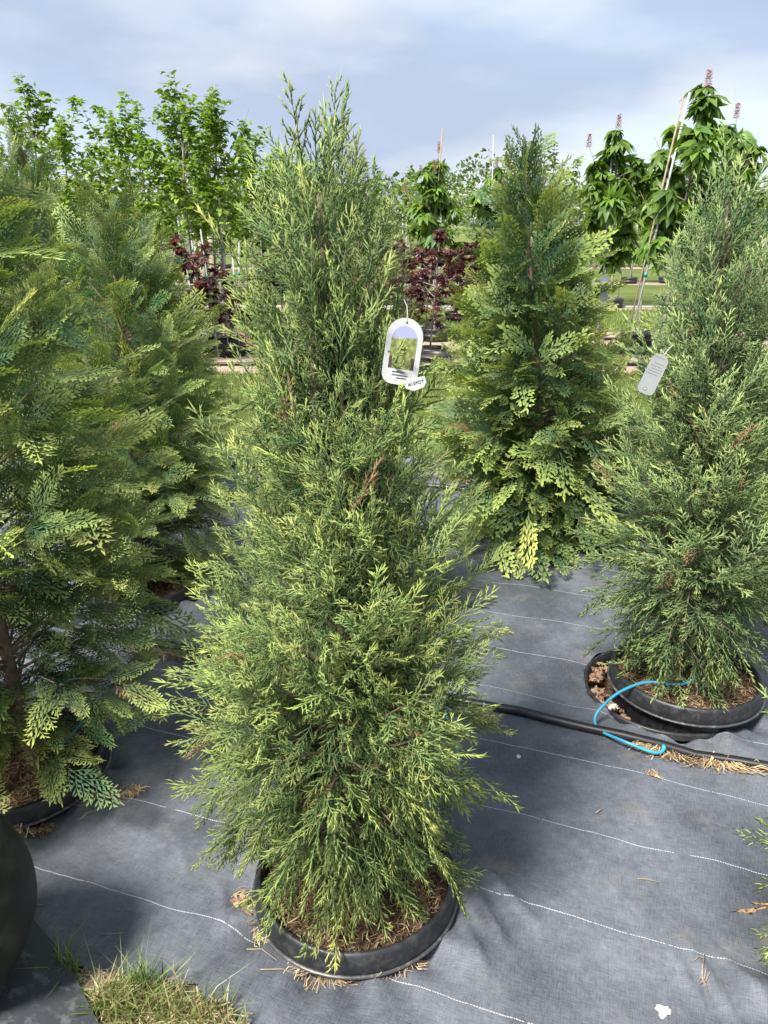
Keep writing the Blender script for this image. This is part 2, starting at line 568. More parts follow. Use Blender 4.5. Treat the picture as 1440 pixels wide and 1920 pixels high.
# the lawn behind the bed is level with the fabric
strip('lawn', 5.50, 9.3, -0.012, M['lawn'], seed=1)
strip('soil_strip', 9.2, 13.3, -0.004, M['dirt'], seed=2)
strip('lawn', 13.2, 16.7, 0.000, M['lawn'], seed=3)
strip('soil_strip', 16.6, 18.0, 0.004, M['dirt'], seed=4)
strip('lawn', 17.9, 24.0, 0.008, M['lawn'], seed=5)
strip('soil_strip', 23.9, 25.5, 0.012, M['dirt'], seed=6)
strip('lawn', 25.4, 33.0, 0.016, M['lawn'], -60, 60, seed=7)
strip('soil_strip', 32.9, 34.8, 0.020, M['dirt'], -60, 60, seed=8)
strip('lawn', 34.7, 200.0, 0.024, M['lawn'], -200, 200, seed=9)

# ------------------------------------------------------------ foliage machinery
def unit(a):
    return a / (np.linalg.norm(a, axis=-1, keepdims=True) + 1e-9)


class Templ:
    """collects spikes (3 triangles) or flat lozenges (2 triangles); tone 0 old growth .. 1 fresh tip"""
    def __init__(s): s.V = []; s.F = []; s.T = []
    def spike(s, a, b, w, t0, t1):
        a = np.array(a, float); b = np.array(b, float)
        d = unit(b - a); r = np.array([0, 0, 1.0]) if abs(d[2]) < 0.9 else np.array([0, 1.0, 0])
        p = unit(np.cross(d, r)); q = np.cross(d, p)
        o = len(s.V)
        for k in range(3):
            th = 2.0944 * k
            s.V.append(a + w * (math.cos(th) * p + math.sin(th) * q))
        s.V.append(b)
        s.T += [t0, t0, t0, t1]
        s.F += [(o, o + 1, o + 3), (o + 1, o + 2, o + 3), (o + 2, o, o + 3)]
    def loz(s, a, b, w, t0, t1, mid=0.55, fold=0.25, nrm=(0, 0, 1)):
        a = np.array(a, float); b = np.array(b, float)
        d = b - a; p = unit(np.cross(np.array(nrm, float), d)); c = a + d * mid - np.array(nrm) * w * fold
        o = len(s.V)
        s.V += [a, c + p * w, b, c - p * w]
        tm = (t0 + t1) / 2
        s.T += [t0, tm, t1, tm]
        s.F += [(o, o + 1, o + 2), (o, o + 2, o + 3)]
    def done(s): return np.array(s.V), np.array(s.F), np.array(s.T)


def cord_spray(rg, ntw=13, nsub=5, w=0.010, bushy=0.5):
    """a juniper shoot one unit long along +X"""
    t = Templ()
    bend = rg.uniform(-0.10, 0.14); sway = rg.uniform(-0.10, 0.10)
    ax = lambda u: np.array([u, sway * u * u, -bend * u * u])
    K = 4
    for i in range(K):
        t.spike(ax(i / K), ax(min(1.0, (i + 1.25) / K)), w * (1.1 - 0.15 * i), 0.15 + 0.15 * i, 0.3 + 0.17 * i)
    t.spike(ax(0.86), ax(1.0) + np.array([0.10, 0, 0.01]), w * 1.0, 0.8, 1.0)
    for i in range(ntw):
        u = 0.06 + 0.90 * (i + rg.uniform(-0.3, 0.3)) / ntw
        sgn = 1 if i % 2 else -1
        ln = (0.40 * (1 - u) ** 0.75 + 0.12) * rg.uniform(0.75, 1.2)
        an = R(rg.uniform(26, 46)); az = sgn * math.pi / 2 + rg.normal(0, bushy)
        dr = np.array([math.cos(an), math.sin(an) * math.sin(az), math.sin(an) * math.cos(az) * 0.8])
        p0 = ax(u); fw = np.array([1, 0, 0.0])
        pos = lambda v: p0 + ln * (dr * v + 0.22 * (fw - dr) * v * v)
        tb = 0.15 + 0.45 * u
        t.spike(pos(0), pos(0.62), w * 0.85, tb, tb + 0.2)
        t.spike(pos(0.5), pos(1.0), w * 0.95, tb + 0.15, min(1, tb + 0.55))
        m = max(2, int(round(nsub * ln / 0.34)))
        for j in range(m):
            v = 0.22 + 0.7 * (j + rg.uniform(0, 0.6)) / m
            q0 = pos(v); l2 = rg.uniform(0.085, 0.15) * (1.15 - 0.45 * v)
            side = unit(np.cross(dr, rg.normal(0, 1, 3)))
            d2 = unit(dr + 0.22 * fw + side * rg.uniform(0.5, 0.85))
            t.spike(q0, q0 + d2 * l2, w * 0.85, tb + 0.1 + 0.2 * v, min(1, tb + 0.3 + 0.35 * v))
    return t.done()


def flat_frond(rg, ntw=15, w=0.0125, msub=9):
    """a thuja frond one unit long along +X lying in the XY plane"""
    t = Templ()
    bend = rg.uniform(0.0, 0.28); sway = rg.uniform(-0.12, 0.12)
    ax = lambda u: np.array([u, sway * u * u, -bend * u * u])
    K = 5
    for i in range(K):
        t.loz(ax(i / K), ax(min(1.0, (i + 1.2) / K)), w * 0.75, 0.1 + 0.14 * i, 0.25 + 0.15 * i)
    t.loz(ax(0.88), ax(1.0) + np.array([0.09, 0, -0.02]), w, 0.85, 1.0)
    for i in range(ntw):
        u = 0.08 + 0.86 * (i + rg.uniform(-0.2, 0.2)) / ntw
        sgn = 1 if i % 2 else -1
        ln = (0.44 * (1 - u) ** 0.8 + 0.09) * (0.55 + 0.45 * min(1, u / 0.3)) * rg.uniform(0.8, 1.15)
        an = R(rg.uniform(34, 50))
        dr = np.array([math.cos(an), sgn * math.sin(an), rg.uniform(-0.14, 0.06)])
        p0 = ax(u); fw = np.array([1, 0, -0.1])
        pos = lambda v: p0 + ln * (dr * v + 0.25 * (fw - dr) * v * v) + np.array([0, 0, -0.10 * ln * v * v])
        tb = 0.08 + 0.42 * u
        t.loz(pos(0), pos(0.6), w * 0.7, tb, tb + 0.2)
        t.loz(pos(0.5), pos(1.05), w * 0.95, tb + 0.2, min(1, tb + 0.6))
        m = max(1, int(round(msub * ln / 0.4)))
        for j in range(m):
            v = 0.18 + 0.72 * (j + 0.3) / m
            s2 = sgn * (1 if j % 2 else -1)
            q0 = pos(v); l2 = (0.115 * (1 - v) + 0.055) * rg.uniform(0.85, 1.2)
            a2 = an * sgn * 0.8 + s2 * R(40)
            d2 = np.array([math.cos(a2), math.sin(a2), rg.uniform(-0.25, 0.1)])
            t.loz(q0, q0 + d2 * l2, w * rg.uniform(0.8, 1.05), tb + 0.12 + 0.2 * v, min(1, tb + 0.28 + 0.42 * v), 0.6)
    return t.done()


rgT = np.random.default_rng(11)
CORD = [cord_spray(rgT, 11, 3, 0.0165) for _ in range(8)]
CORD_LO = [cord_spray(rgT, 9, 2, 0.021) for _ in range(6)]
FROND = [flat_frond(rgT, 13, 0.0165, 7) for _ in range(8)]
FROND_LO = [flat_frond(rgT, 11, 0.026, 5) for _ in range(6)]


def frames(d, up):
    x = unit(d); z = unit(up - (up * x).sum(1, keepdims=True) * x); y = np.cross(z, x)
    return np.stack([x, y, z], 2)


def scatter(templs, P, D, U, sc, rg, old, new, dead=None, tone_add=None, power=1.25):
    """instance templates at P with axis D, up U, size sc; returns V,F,col"""
    Vs, Fs, Cs = [], [], []
    off = 0
    which = rg.integers(0, len(templs), len(P))
    old = np.array(old); new = np.array(new)
    for k, (tv, tf, tt) in enumerate(templs):
        idx = np.where(which == k)[0]
        if not len(idx): continue
        Mx = frames(D[idx], U[idx]) * sc[idx][:, None, None]
        V = np.einsum('nij,vj->nvi', Mx, tv) + P[idx][:, None, :]
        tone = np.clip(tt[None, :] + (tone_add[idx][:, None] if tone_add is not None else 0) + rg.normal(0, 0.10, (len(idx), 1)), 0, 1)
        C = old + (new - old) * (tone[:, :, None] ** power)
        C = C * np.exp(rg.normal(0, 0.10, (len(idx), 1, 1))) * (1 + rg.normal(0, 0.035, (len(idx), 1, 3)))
        if dead is not None:
            dm = dead[idx]
            C[dm] = np.array([0.30, 0.19, 0.10]) * np.exp(rg.normal(0, 0.15, (dm.sum(), 1, 1)))
        nv = tv.shape[0]
        F = tf[None] + (np.arange(len(idx)) * nv)[:, None, None] + off
        Vs.append(V.reshape(-1, 3)); Fs.append(F.reshape(-1, 3)); Cs.append(C.reshape(-1, 3))
        off += nv * len(idx)
    return np.concatenate(Vs), np.concatenate(Fs), np.clip(np.concatenate(Cs), 0.004, 0.9)


def conifer_mesh(name, env, seed, nb, spacing, ssize, templs, mat, old, new, kind='cord', lean=(0, 0), trunk_r=0.022, fork=False, lo=0.10, zmin=0.035, fill=250, jit=0.17):
    """env: list of (z, radius). Returns (trunk mesh, branch mesh, crown mesh) around the origin."""
    rg = np.random.default_rng(seed)
    ez = np.array([e[0] for e in env]); er = np.array([e[1] for e in env])
    top = ez[-1]
    RZ = lambda z: np.interp(z, ez, er)
    cen = lambda z: np.array([lean[0] * z / top + 0.012 * math.sin(4 * z + seed), lean[1] * z / top + 0.010 * math.cos(3.3 * z + seed), z])
    # tip heights, weighted by area
    zz = np.linspace(lo, top * 0.985, 400)
    wgt = (RZ(zz) + 0.05 + (0.10 * (zz > top * 0.8) if kind != 'cord' else 0)) * (np.interp(zz / top, [0.66, 0.8, 1], [1, 0.9, 1.0]) if kind == 'cord' else 1)
    cdf = np.cumsum(wgt); cdf /= cdf[-1]
    z1s = np.interp((np.arange(nb) + rg.uniform(0, 1, nb)) / nb, cdf, zz)
    lob = rg.uniform(0, 6.28, 6)
    P, D, U, SC, TA = [], [], [], [], []
    br = MB()
    for i in range(nb):
        z1 = z1s[i]; zf = z1 / top
        th = i * 2.39996 + rg.normal(0, 0.25)
        lobe = 1 + 0.10 * math.sin(3 * th + lob[0] + 2.0 * z1) + 0.09 * math.sin(5 * th + 7.0 * z1 + lob[1]) + rg.normal(0, jit * 0.55)
        if math.sin(2.0 * th + 5.3 * z1 + lob[2]) + math.sin(3.0 * th - 8.1 * z1 + lob[3]) + 0.7 * math.sin(11.0 * z1 + lob[4]) > 1.35 and zf < 0.85 and rg.random() < (0.75 if nb > 400 or kind != 'cord' else 0.4):
            continue
        rad = max(0.02, (RZ(z1) * lobe - (0.60 if kind == 'cord' else 0.50) * ssize * min(1.0, 0.35 + RZ(z1) / 0.35)) * (1.0 if rg.random() < 0.72 else rg.uniform(0.55, 0.9)))
        if kind == 'cord':
            rise = rad * np.interp(zf, [0, 0.18, 0.4, 0.7, 0.9, 1.0], [-0.55, -0.1, 0.75, 1.5, 2.6, 3.6])
        else:
            rise = rad * np.interp(zf, [0, 0.2, 0.5, 0.8, 1.0], [-0.1, 0.25, 0.6, 1.0, 2.2])
        z0 = float(np.clip(z1 - rise, 0.09, top * 0.97))
        out = np.array([math.cos(th), math.sin(th), 0])
        a = cen(z0); b = cen(z1) + out * rad; b[2] = z1
        c = (a + b) / 2 + np.array([0, 0, (0.16 * rad if zf < 0.35 else -0.10 * rad)]) + rg.normal(0, 0.02, 3)
        bez = lambda t: (1 - t) ** 2 * a + 2 * t * (1 - t) * c + t * t * b
        tan = lambda t: 2 * (1 - t) * (c - a) + 2 * t * (b - c)
        ln = np.linalg.norm(b - a)
        br.tube([bez(t) for t in (0, 0.3, 0.6, 0.85)], [0.0045 + 0.003 * ln, 0.0034 + 0.001 * ln, 0.0022, 0.0012], 4, False)
        ns = max(3, int(ln / spacing))
        sgn = rg.choice([-1, 1])
        twist = rg.normal(0, 0.6)
        for j in range(ns + 1):
            t = 1.0 if j == ns else 0.15 + 0.83 * (j + rg.uniform(-0.3, 0.3)) / ns
            sgn = -sgn
            tg = unit(tan(t)); p = bez(min(t, 0.97))
            sidev = unit(np.cross(tg, np.array([0, 0, 1.0])))
            upv = np.cross(sidev, tg)
            w = rg.normal(0, 0.75) + twist
            lat = sidev * math.cos(w) + upv * math.sin(w)
            if j == ns: d = tg + rg.normal(0, 0.12, 3)
            else: d = tg * rg.uniform(0.7, 1.1) + sgn * lat * rg.uniform(0.45, 0.95)
            if kind == 'cord':
                droop = np.interp(zf, [0, 0.2, 0.38, 0.6, 1], [1.1, 0.75, 0.22, -0.15, -0.7])
            else:
                droop = np.interp(zf, [0, 0.5, 0.85, 1], [0.45, 0.25, -0.1, -0.8])
            d = unit(d + np.array([0, 0, -droop * rg.uniform(0.4, 1.3)]))
            sz = ssize * rg.choice([0.55, 0.75, 0.9, 1.0, 1.1, 1.35]) * rg.uniform(0.88, 1.12) * (0.75 + 0.35 * t) * (np.interp(zf, [0, 0.8, 1], [1.05, 1.0, 0.85]) if kind != 'cord' or j < ns else np.interp(zf, [0, 0.75, 0.9, 1], [1.05, 1.0, 1.25, 1.3]))
            P.append(p); D.append(d); SC.append(sz)
            if kind == 'cord': u = rg.normal(0, 1, 3) + np.array([0, 0, 0.6])
            else: u = out * rg.uniform(0.1, 0.9) + np.array([0, 0, 1.0]) + rg.normal(0, 0.45, 3)
            U.append(u)
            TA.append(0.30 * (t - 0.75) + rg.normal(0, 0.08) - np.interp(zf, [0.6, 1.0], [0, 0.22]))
    # inner fill hugging the stem and dead wood inside
    for i in range(fill):
        z = rg.uniform(lo, top * 0.93); th = rg.uniform(0, 6.283)
        rr = RZ(z) * rg.uniform(0.15, 0.7)
        out = np.array([math.cos(th), math.sin(th), 0])
        P.append(cen(z) + out * rr); D.append(unit(out + np.array([0, 0, rg.uniform(-0.6, 0.9)]))); U.append(rg.normal(0, 1, 3))
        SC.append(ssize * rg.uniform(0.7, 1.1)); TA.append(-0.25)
    P = np.array(P); D = np.array(D); U = np.array(U); SC = np.array(SC); TA = np.array(TA)
    dead = rg.random(len(P)) < (0.010 if kind == 'cord' else 0.008)
    # keep sprays out of the ground and the pot rim
    low = P[:, 2] + D[:, 2] * SC < zmin
    D[low, 2] = np.maximum(D[low, 2], -0.05)
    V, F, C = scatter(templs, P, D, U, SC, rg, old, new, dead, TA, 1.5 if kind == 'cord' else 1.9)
    V[:, 2] = np.maximum(V[:, 2], 0.012)
    crown = np_mesh(name + '_crown', V, F, mat, C)
    tr = MB()
    zt = np.linspace(-0.05, top * 0.95, 16)
    tr.tube([cen(z) for z in zt], np.interp(zt, [0, top], [trunk_r, 0.003]), 8)
    if fork:
        f0 = cen(top * 0.58)
        tr.tube([f0, f0 + np.array([-0.035, -0.03, 0.10]), f0 + np.array([-0.045, -0.05, 0.22]), f0 + np.array([-0.05, -0.045, 0.45])], [0.012, 0.011, 0.009, 0.003], 7)
        q = f0 + np.array([-0.040, -0.045, 0.17])
        tr.tube([q, q + np.array([-0.025, -0.02, 0.035]), q + np.array([-0.045, -0.03, 0.09]), q + np.array([-0.055, -0.03, 0.17])], [0.009, 0.008, 0.006, 0.002], 6)
        q = cen(top * 0.72)
        tr.tube([q, q + np.array([0.035, -0.02, 0.07]), q + np.array([0.06, -0.03, 0.17]), q + np.array([0.07, -0.02, 0.32])], [0.009, 0.008, 0.006, 0.002], 6)
    trunk = tr.build(name + '_trunk', M['bark'], smooth=True, data_only=True)
    brm = br.build(name + '_branches', M['bark'], data_only=True)
    return trunk, brm, crown


def conifer(name, meshes, loc, rz, label, cat='evergreen', group=None, scale=None):
    e = empty(name, loc, rz)
    tag(e, label, cat, group)
    link('trunk', meshes[0], e); link('branches', meshes[1], e); link('crown', meshes[2], e)
    if scale: e.scale = scale
    return e


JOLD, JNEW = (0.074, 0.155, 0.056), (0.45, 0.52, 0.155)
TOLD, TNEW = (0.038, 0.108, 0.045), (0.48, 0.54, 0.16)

env_c = [(0.06, 0.20), (0.14, 0.255), (0.25, 0.285), (0.40, 0.310), (0.52, 0.330), (0.65, 0.335), (0.78, 0.328), (0.92, 0.312), (1.04, 0.290), (1.16, 0.262), (1.27, 0.228), (1.38, 0.195), (1.48, 0.172), (1.58, 0.158), (1.66, 0.135), (1.73, 0.100), (1.80, 0.03)]
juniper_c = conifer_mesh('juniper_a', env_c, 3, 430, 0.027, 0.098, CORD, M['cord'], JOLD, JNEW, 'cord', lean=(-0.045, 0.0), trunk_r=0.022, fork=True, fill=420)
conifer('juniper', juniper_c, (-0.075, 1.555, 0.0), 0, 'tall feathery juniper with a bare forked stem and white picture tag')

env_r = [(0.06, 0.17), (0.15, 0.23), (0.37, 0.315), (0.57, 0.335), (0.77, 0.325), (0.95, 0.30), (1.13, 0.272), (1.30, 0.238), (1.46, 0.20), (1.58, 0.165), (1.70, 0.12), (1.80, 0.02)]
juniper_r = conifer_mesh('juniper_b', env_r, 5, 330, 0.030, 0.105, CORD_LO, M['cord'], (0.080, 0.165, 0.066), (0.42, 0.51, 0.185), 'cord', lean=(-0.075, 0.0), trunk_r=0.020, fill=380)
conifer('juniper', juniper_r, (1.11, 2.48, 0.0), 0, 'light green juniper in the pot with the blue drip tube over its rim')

env_a = [(0.05, 0.28), (0.2, 0.38), (0.4, 0.43), (0.6, 0.43), (0.8, 0.43), (1.0, 0.45), (1.15, 0.45), (1.3, 0.40), (1.45, 0.35), (1.6, 0.30), (1.8, 0.2), (2.05, 0.03)]
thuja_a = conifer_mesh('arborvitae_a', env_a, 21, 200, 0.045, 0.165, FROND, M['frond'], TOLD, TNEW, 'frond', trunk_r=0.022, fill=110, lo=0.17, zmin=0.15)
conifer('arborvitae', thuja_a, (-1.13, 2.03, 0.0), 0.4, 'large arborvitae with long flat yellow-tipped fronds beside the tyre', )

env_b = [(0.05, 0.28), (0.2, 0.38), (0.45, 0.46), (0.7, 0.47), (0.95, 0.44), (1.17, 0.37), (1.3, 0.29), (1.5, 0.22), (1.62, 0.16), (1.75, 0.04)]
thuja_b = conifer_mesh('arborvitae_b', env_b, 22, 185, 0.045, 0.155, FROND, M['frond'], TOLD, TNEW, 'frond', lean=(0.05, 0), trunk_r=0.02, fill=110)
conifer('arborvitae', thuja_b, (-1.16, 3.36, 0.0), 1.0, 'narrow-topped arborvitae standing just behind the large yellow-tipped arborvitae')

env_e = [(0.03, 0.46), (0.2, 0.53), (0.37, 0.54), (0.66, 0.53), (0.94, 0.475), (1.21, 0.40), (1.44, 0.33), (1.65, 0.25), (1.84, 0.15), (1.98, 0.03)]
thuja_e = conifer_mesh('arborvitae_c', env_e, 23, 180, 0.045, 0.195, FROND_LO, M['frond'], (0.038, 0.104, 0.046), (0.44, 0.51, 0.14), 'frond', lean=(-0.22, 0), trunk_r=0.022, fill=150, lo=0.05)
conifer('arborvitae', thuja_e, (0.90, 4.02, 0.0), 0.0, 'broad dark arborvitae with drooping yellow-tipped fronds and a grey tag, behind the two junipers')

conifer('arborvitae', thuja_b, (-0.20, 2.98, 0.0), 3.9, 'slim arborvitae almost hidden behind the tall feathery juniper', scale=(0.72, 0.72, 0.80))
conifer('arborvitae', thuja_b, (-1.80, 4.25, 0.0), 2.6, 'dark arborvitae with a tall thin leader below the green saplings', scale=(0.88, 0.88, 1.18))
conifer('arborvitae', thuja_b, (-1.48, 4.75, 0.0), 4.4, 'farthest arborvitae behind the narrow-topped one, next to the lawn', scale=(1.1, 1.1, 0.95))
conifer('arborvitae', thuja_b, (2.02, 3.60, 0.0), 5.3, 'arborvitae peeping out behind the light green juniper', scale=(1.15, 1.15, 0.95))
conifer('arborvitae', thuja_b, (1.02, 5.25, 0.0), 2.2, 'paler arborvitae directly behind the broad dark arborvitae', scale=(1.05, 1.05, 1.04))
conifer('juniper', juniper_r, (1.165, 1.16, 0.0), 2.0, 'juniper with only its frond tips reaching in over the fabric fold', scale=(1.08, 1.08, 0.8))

# ------------------------------------------------------------ straw, litter
SPK = Templ(); SPK.spike((0, 0, 0), (1, 0, 0), 0.5, 0, 1)
SPK = SPK.done()


def straw_mesh(name, pts, lmin, lmax, w, seed, cols, tilt=0.25, mat='straw', curl=True):
    """thin dry stems lying about; pts (n,3)"""
    rg = np.random.default_rng(seed)
    n = len(pts)
    th = rg.uniform(0, 6.283, n)
    ln = rg.uniform(lmin, lmax, n)
    dz = rg.normal(0, tilt, n)
    d = unit(np.stack([np.cos(th), np.sin(th), dz], 1))
    side = unit(np.cross(d, np.array([0, 0, 1.0])))
    kink = rg.normal(0, 0.22, n)[:, None] * side + np.stack([0 * ln, 0 * ln, np.abs(rg.normal(0, 0.1, n))], 1)
    a = pts - d * ln[:, None] / 2; b = pts + kink * ln[:, None]; c = pts + d * ln[:, None] / 2
    up = np.cross(side, d)
    ww = w * rg.uniform(0.6, 1.4, n)[:, None]
    V = np.stack([a + side * ww, a - side * ww, b + side * ww, b - side * ww + up * ww, c], 1)
    f = np.array([(0, 1, 3), (0, 3, 2), (2, 3, 4)])
    F = f[None] + (np.arange(n) * 5)[:, None, None]
    cols = np.array(cols)
    C = cols[rg.integers(0, len(cols), n)] * np.exp(rg.normal(0, 0.2, (n, 1)))
    C = np.repeat(C[:, None, :], 5, 1)
    return np_mesh(name, V.reshape(-1, 3), F.reshape(-1, 3), M[mat], np.clip(C.reshape(-1, 3), 0, 0.9))


STRAWC = [(0.46, 0.36, 0.20), (0.40, 0.29, 0.15), (0.30, 0.20, 0.11), (0.52, 0.43, 0.27), (0.22, 0.14, 0.08)]
MULCHC = [(0.34, 0.24, 0.13), (0.24, 0.15, 0.08), (0.17, 0.10, 0.055), (0.42, 0.32, 0.19), (0.12, 0.075, 0.045)]

# ------------------------------------------------------------ pots
def pot_meshes(r, depth):
    k = r / 0.272
    wall = MB()      # top at z = 0 (rim top), goes down
    wall.lathe([(0.238 * k, -0.10), (0.243 * k, -0.012), (0.245 * k, -0.003), (0.249 * k, 0.0), (0.256 * k, -0.004), (0.261 * k, -0.012),
                (0.265 * k, -0.045), (0.2655 * k, -0.060), (0.262 * k, -0.0635), (0.250 * k, -0.066), (0.244 * k, -0.09), (0.232 * k, -0.40), (0.0, -0.40)], 72)
    rim = MB()
    rim.lathe([(0.2645 * k, -0.0565), (0.271 * k, -0.0575), (0.272 * k, -0.0605), (0.2705 * k, -0.0635), (0.262 * k, -0.0645)], 72)
    soil = MB()
    n = 40; V = [(0, 0, -depth)]; F = []
    rg = np.random.default_rng(int(r * 1000))
    rings = 9
    for i in range(1, rings + 1):
        for j in range(n):
            th = 2 * math.pi * j / n; q = 0.2405 * k * i / rings
            V.append((q * math.cos(th), q * math.sin(th), -depth - 0.004 * (i / rings) ** 2 + rg.normal(0, 0.0035)))
    for j in range(n): F.append((0, 1 + j, 1 + (j + 1) % n))
    for i in range(rings - 1):
        for j in range(n):
            a = 1 + i * n + j; b = 1 + i * n + (j + 1) % n
            F.append((a, b, b + n, a + n)) if False else F.append((a, a + n, b + n, b))
    soil.add(V, F)
    q = 0.232 * k * np.sqrt(rg.uniform(0, 1, 1500)); th = rg.uniform(0, 6.283, 1500)
    st = straw_mesh('mulch', np.stack([q * np.cos(th), q * np.sin(th), -depth + rg.uniform(0.0, 0.010, 1500)], 1), 0.015, 0.055, 0.0011, int(r * 997), MULCHC, 0.18)
    return wall.build('pot_wall', M['pot'], smooth=True, data_only=True), rim.build('pot_bead', M['ridge'], smooth=True, data_only=True), soil.build('pot_soil', M['soil'], smooth=True, data_only=True), st


PM = {r: pot_meshes(r, 0.040) for r in (0.272, 0.280, 0.285)}
POTLAB = {
    'centre': 'black plastic pot full of dry mulch under the tall feathery juniper',
    'right': 'black plastic pot sunk in a leaf-littered hole, blue drip tube over its rim',
    'a': 'black plastic pot under the large yellow-tipped arborvitae beside the tyre',
    'b': 'shaded black pot under the narrow-topped arborvitae',
    'edge': 'black pot of the juniper whose tips reach in over the fabric fold',
    'mid': 'black pot of the slim arborvitae hidden behind the tall feathery juniper',
    'back': 'black pot under the broad dark drooping arborvitae',
    'c': 'black pot of the dark arborvitae with a tall thin leader',
    'd': 'black pot of the farthest arborvitae next to the lawn',
    'f': 'black pot of the arborvitae behind the light green juniper',
    'i': 'black pot of the paler arborvitae behind the broad dark one',
}
for k, (x, y, r, z) in POTS.items():
    e = empty('nursery_pot', (x, y, z), random.uniform(0, 6))
    tag(e, POTLAB[k], 'pot')
    w, rm, so, st = PM[r]
    link('wall', w, e); link('rim_bead', rm, e); link('soil', so, e)
    tag(link('mulch', st, e), kind='stuff')

# the buried holder pot round the sunken pot, and the leaf litter in the gap
hx, hy, hr = HOLES[list(POTS).index('right')]
mb = MB(); mb.lathe([(0.270, -0.30), (0.286, -0.030), (0.290, 0.004), (0.297, 0.010), (0.305, 0.004), (0.301, -0.02)], 72)
ho = mb.build('holder_pot', M['pot'], smooth=True, loc=(hx, hy, fab1(hx - 0.35, hy) - 0.004))
tag(ho, 'buried black holder pot round the pot with the blue drip tube', 'pot')
mb = MB(); mb.lathe([(0.0, -0.10), (0.288, -0.085)], 40)
tag(mb.build('hole_soil', M['soil'], loc=(hx, hy, 0)), kind='structure')


def leaf_np(size, rg, lobes=5, curl=0.35):
    """a crinkled lobed dead leaf as a small fan mesh"""
    n = 22
    V = [(0, 0, 0)]
    for i in range(n):
        th = 2 * math.pi * i / n
        rr = size * (0.55 + 0.45 * abs(math.cos(lobes * th / 2)) ** 0.8) * (0.85 + 0.3 * rg.random())
        V.append((rr * math.cos(th), rr * math.sin(th) * 0.75, curl * size * (math.sin(2 * th + rg.random()) * 0.5 + rg.normal(0, 0.22))))
    F = [(0, 1 + i, 1 + (i + 1) % n) for i in range(n)]
    # thickness
    V2 = [(a, b, c - 0.0012) for a, b, c in V]
    F2 = [(f[2] + n + 1, f[1] + n + 1, f[0] + n + 1) for f in F]
    E = [(1 + i, 1 + n + 1 + i, 1 + n + 1 + (i + 1) % n, 1 + (i + 1) % n) for i in range(n)]
    return V + V2, F + F2 + E


rgL = np.random.default_rng(77)
lm = MB()
for i in range(46):
    th = rgL.uniform(2.3, 3.95); rr = rgL.uniform(0.235, 0.286)
    V, F = leaf_np(rgL.uniform(0.010, 0.026), rgL, 5, 0.6)
    Rm = np.array(Matrix.Rotation(rgL.uniform(0, 6), 3, 'Z') @ Matrix.Rotation(rgL.normal(0, 0.5), 3, 'X'))
    V = np.array(V) @ Rm.T + np.array([hx + rr * math.cos(th), hy + rr * math.sin(th), -0.035 + rgL.uniform(-0.02, 0.02)])
    lm.add(V, F)
tag(lm.build('leaf_litter', M['deadleaf']), 'brown dead leaves packed in the gap round the sunken pot', 'leaf litter', kind='stuff')


def place_leaf(name, px, py, size, mat, label, cat, lobes=5, curl=0.35, group=None, dz=0.006, rz=None):
    x, y = gnd(px, py)
    mb = MB(); mb.add(*leaf_np(size, rgL, lobes, curl))
    o = mb.build(name, M[mat], loc=(x, y, fab1(x, y) + dz))
    o.rotation_euler = (rgL.normal(0, 0.2), rgL.normal(0, 0.2), rgL.uniform(0, 6) if rz is None else rz)
    return tag(o, label, cat, group)


place_leaf('dead_leaf', 447, 1692, 0.024, 'deadleaf', 'crumpled pinkish brown dead leaf against the pot of the tall juniper', 'leaf', 5, 0.7, dz=0.014)
place_leaf('dead_leaf', 1224, 1456, 0.017, 'deadleaf', 'small tan dead leaf on a white stitched line near the pipe', 'leaf', 5, 0.5, dz=0.008)
place_leaf('pale_leaf', 1243, 1898, 0.020, 'pale', 'flat cream-coloured leaf scrap lying alone on the fabric', 'leaf', 3, 0.12)
place_leaf('pale_leaf', 1152, 1328, 0.028, 'pale', 'cream bleached leaf at the edge of the sunken pot hole', 'leaf', 4, 0.6, dz=0.012)
place_leaf('dead_leaf', 1180, 1345, 0.022, 'deadleaf', 'dark brown leaf under the cream leaf by the sunken pot', 'leaf', 5, 0.6, dz=0.010)
place_leaf('pale_leaf', 250, 1302, 0.016, 'pale', 'white petal scrap on the fabric below the arborvitae fronds', 'leaf', 2, 0.3)
for px, py, sz, lab in ((972, 1422, 0.0075, 'small round white pebble on the fabric between pipe and stitched lines'),
                        (317, 1264, 0.009, 'small oval white pebble beside the straw at the pipe'),
                        (862, 1145, 0.008, 'small white pebble on the fabric behind the tall juniper'),
                        (382, 1031, 0.009, 'white pebble on shaded fabric behind the junipers pot row')):
    x, y = gnd(px, py)
    bm = bmesh.new(); bmesh.ops.create_icosphere(bm, subdivisions=2, radius=sz)
    for v in bm.verts:
        v.co.x *= 1.35; v.co.z *= 0.45; v.co *= 1 + rgL.normal(0, 0.05)
    me = bpy.data.meshes.new('pebble'); bm.to_mesh(me); bm.free()
    me.polygons.foreach_set('use_smooth', np.ones(len(me.polygons), dtype=bool))
    me.materials.append(M['pale'] if sz < 0.0085 else M['card'])
    o = link('pebble', me, loc=(x, y, fab1(x, y) + sz * 0.3)); o.rotation_euler[2] = rgL.uniform(0, 3)
    tag(o, lab, 'pebble')

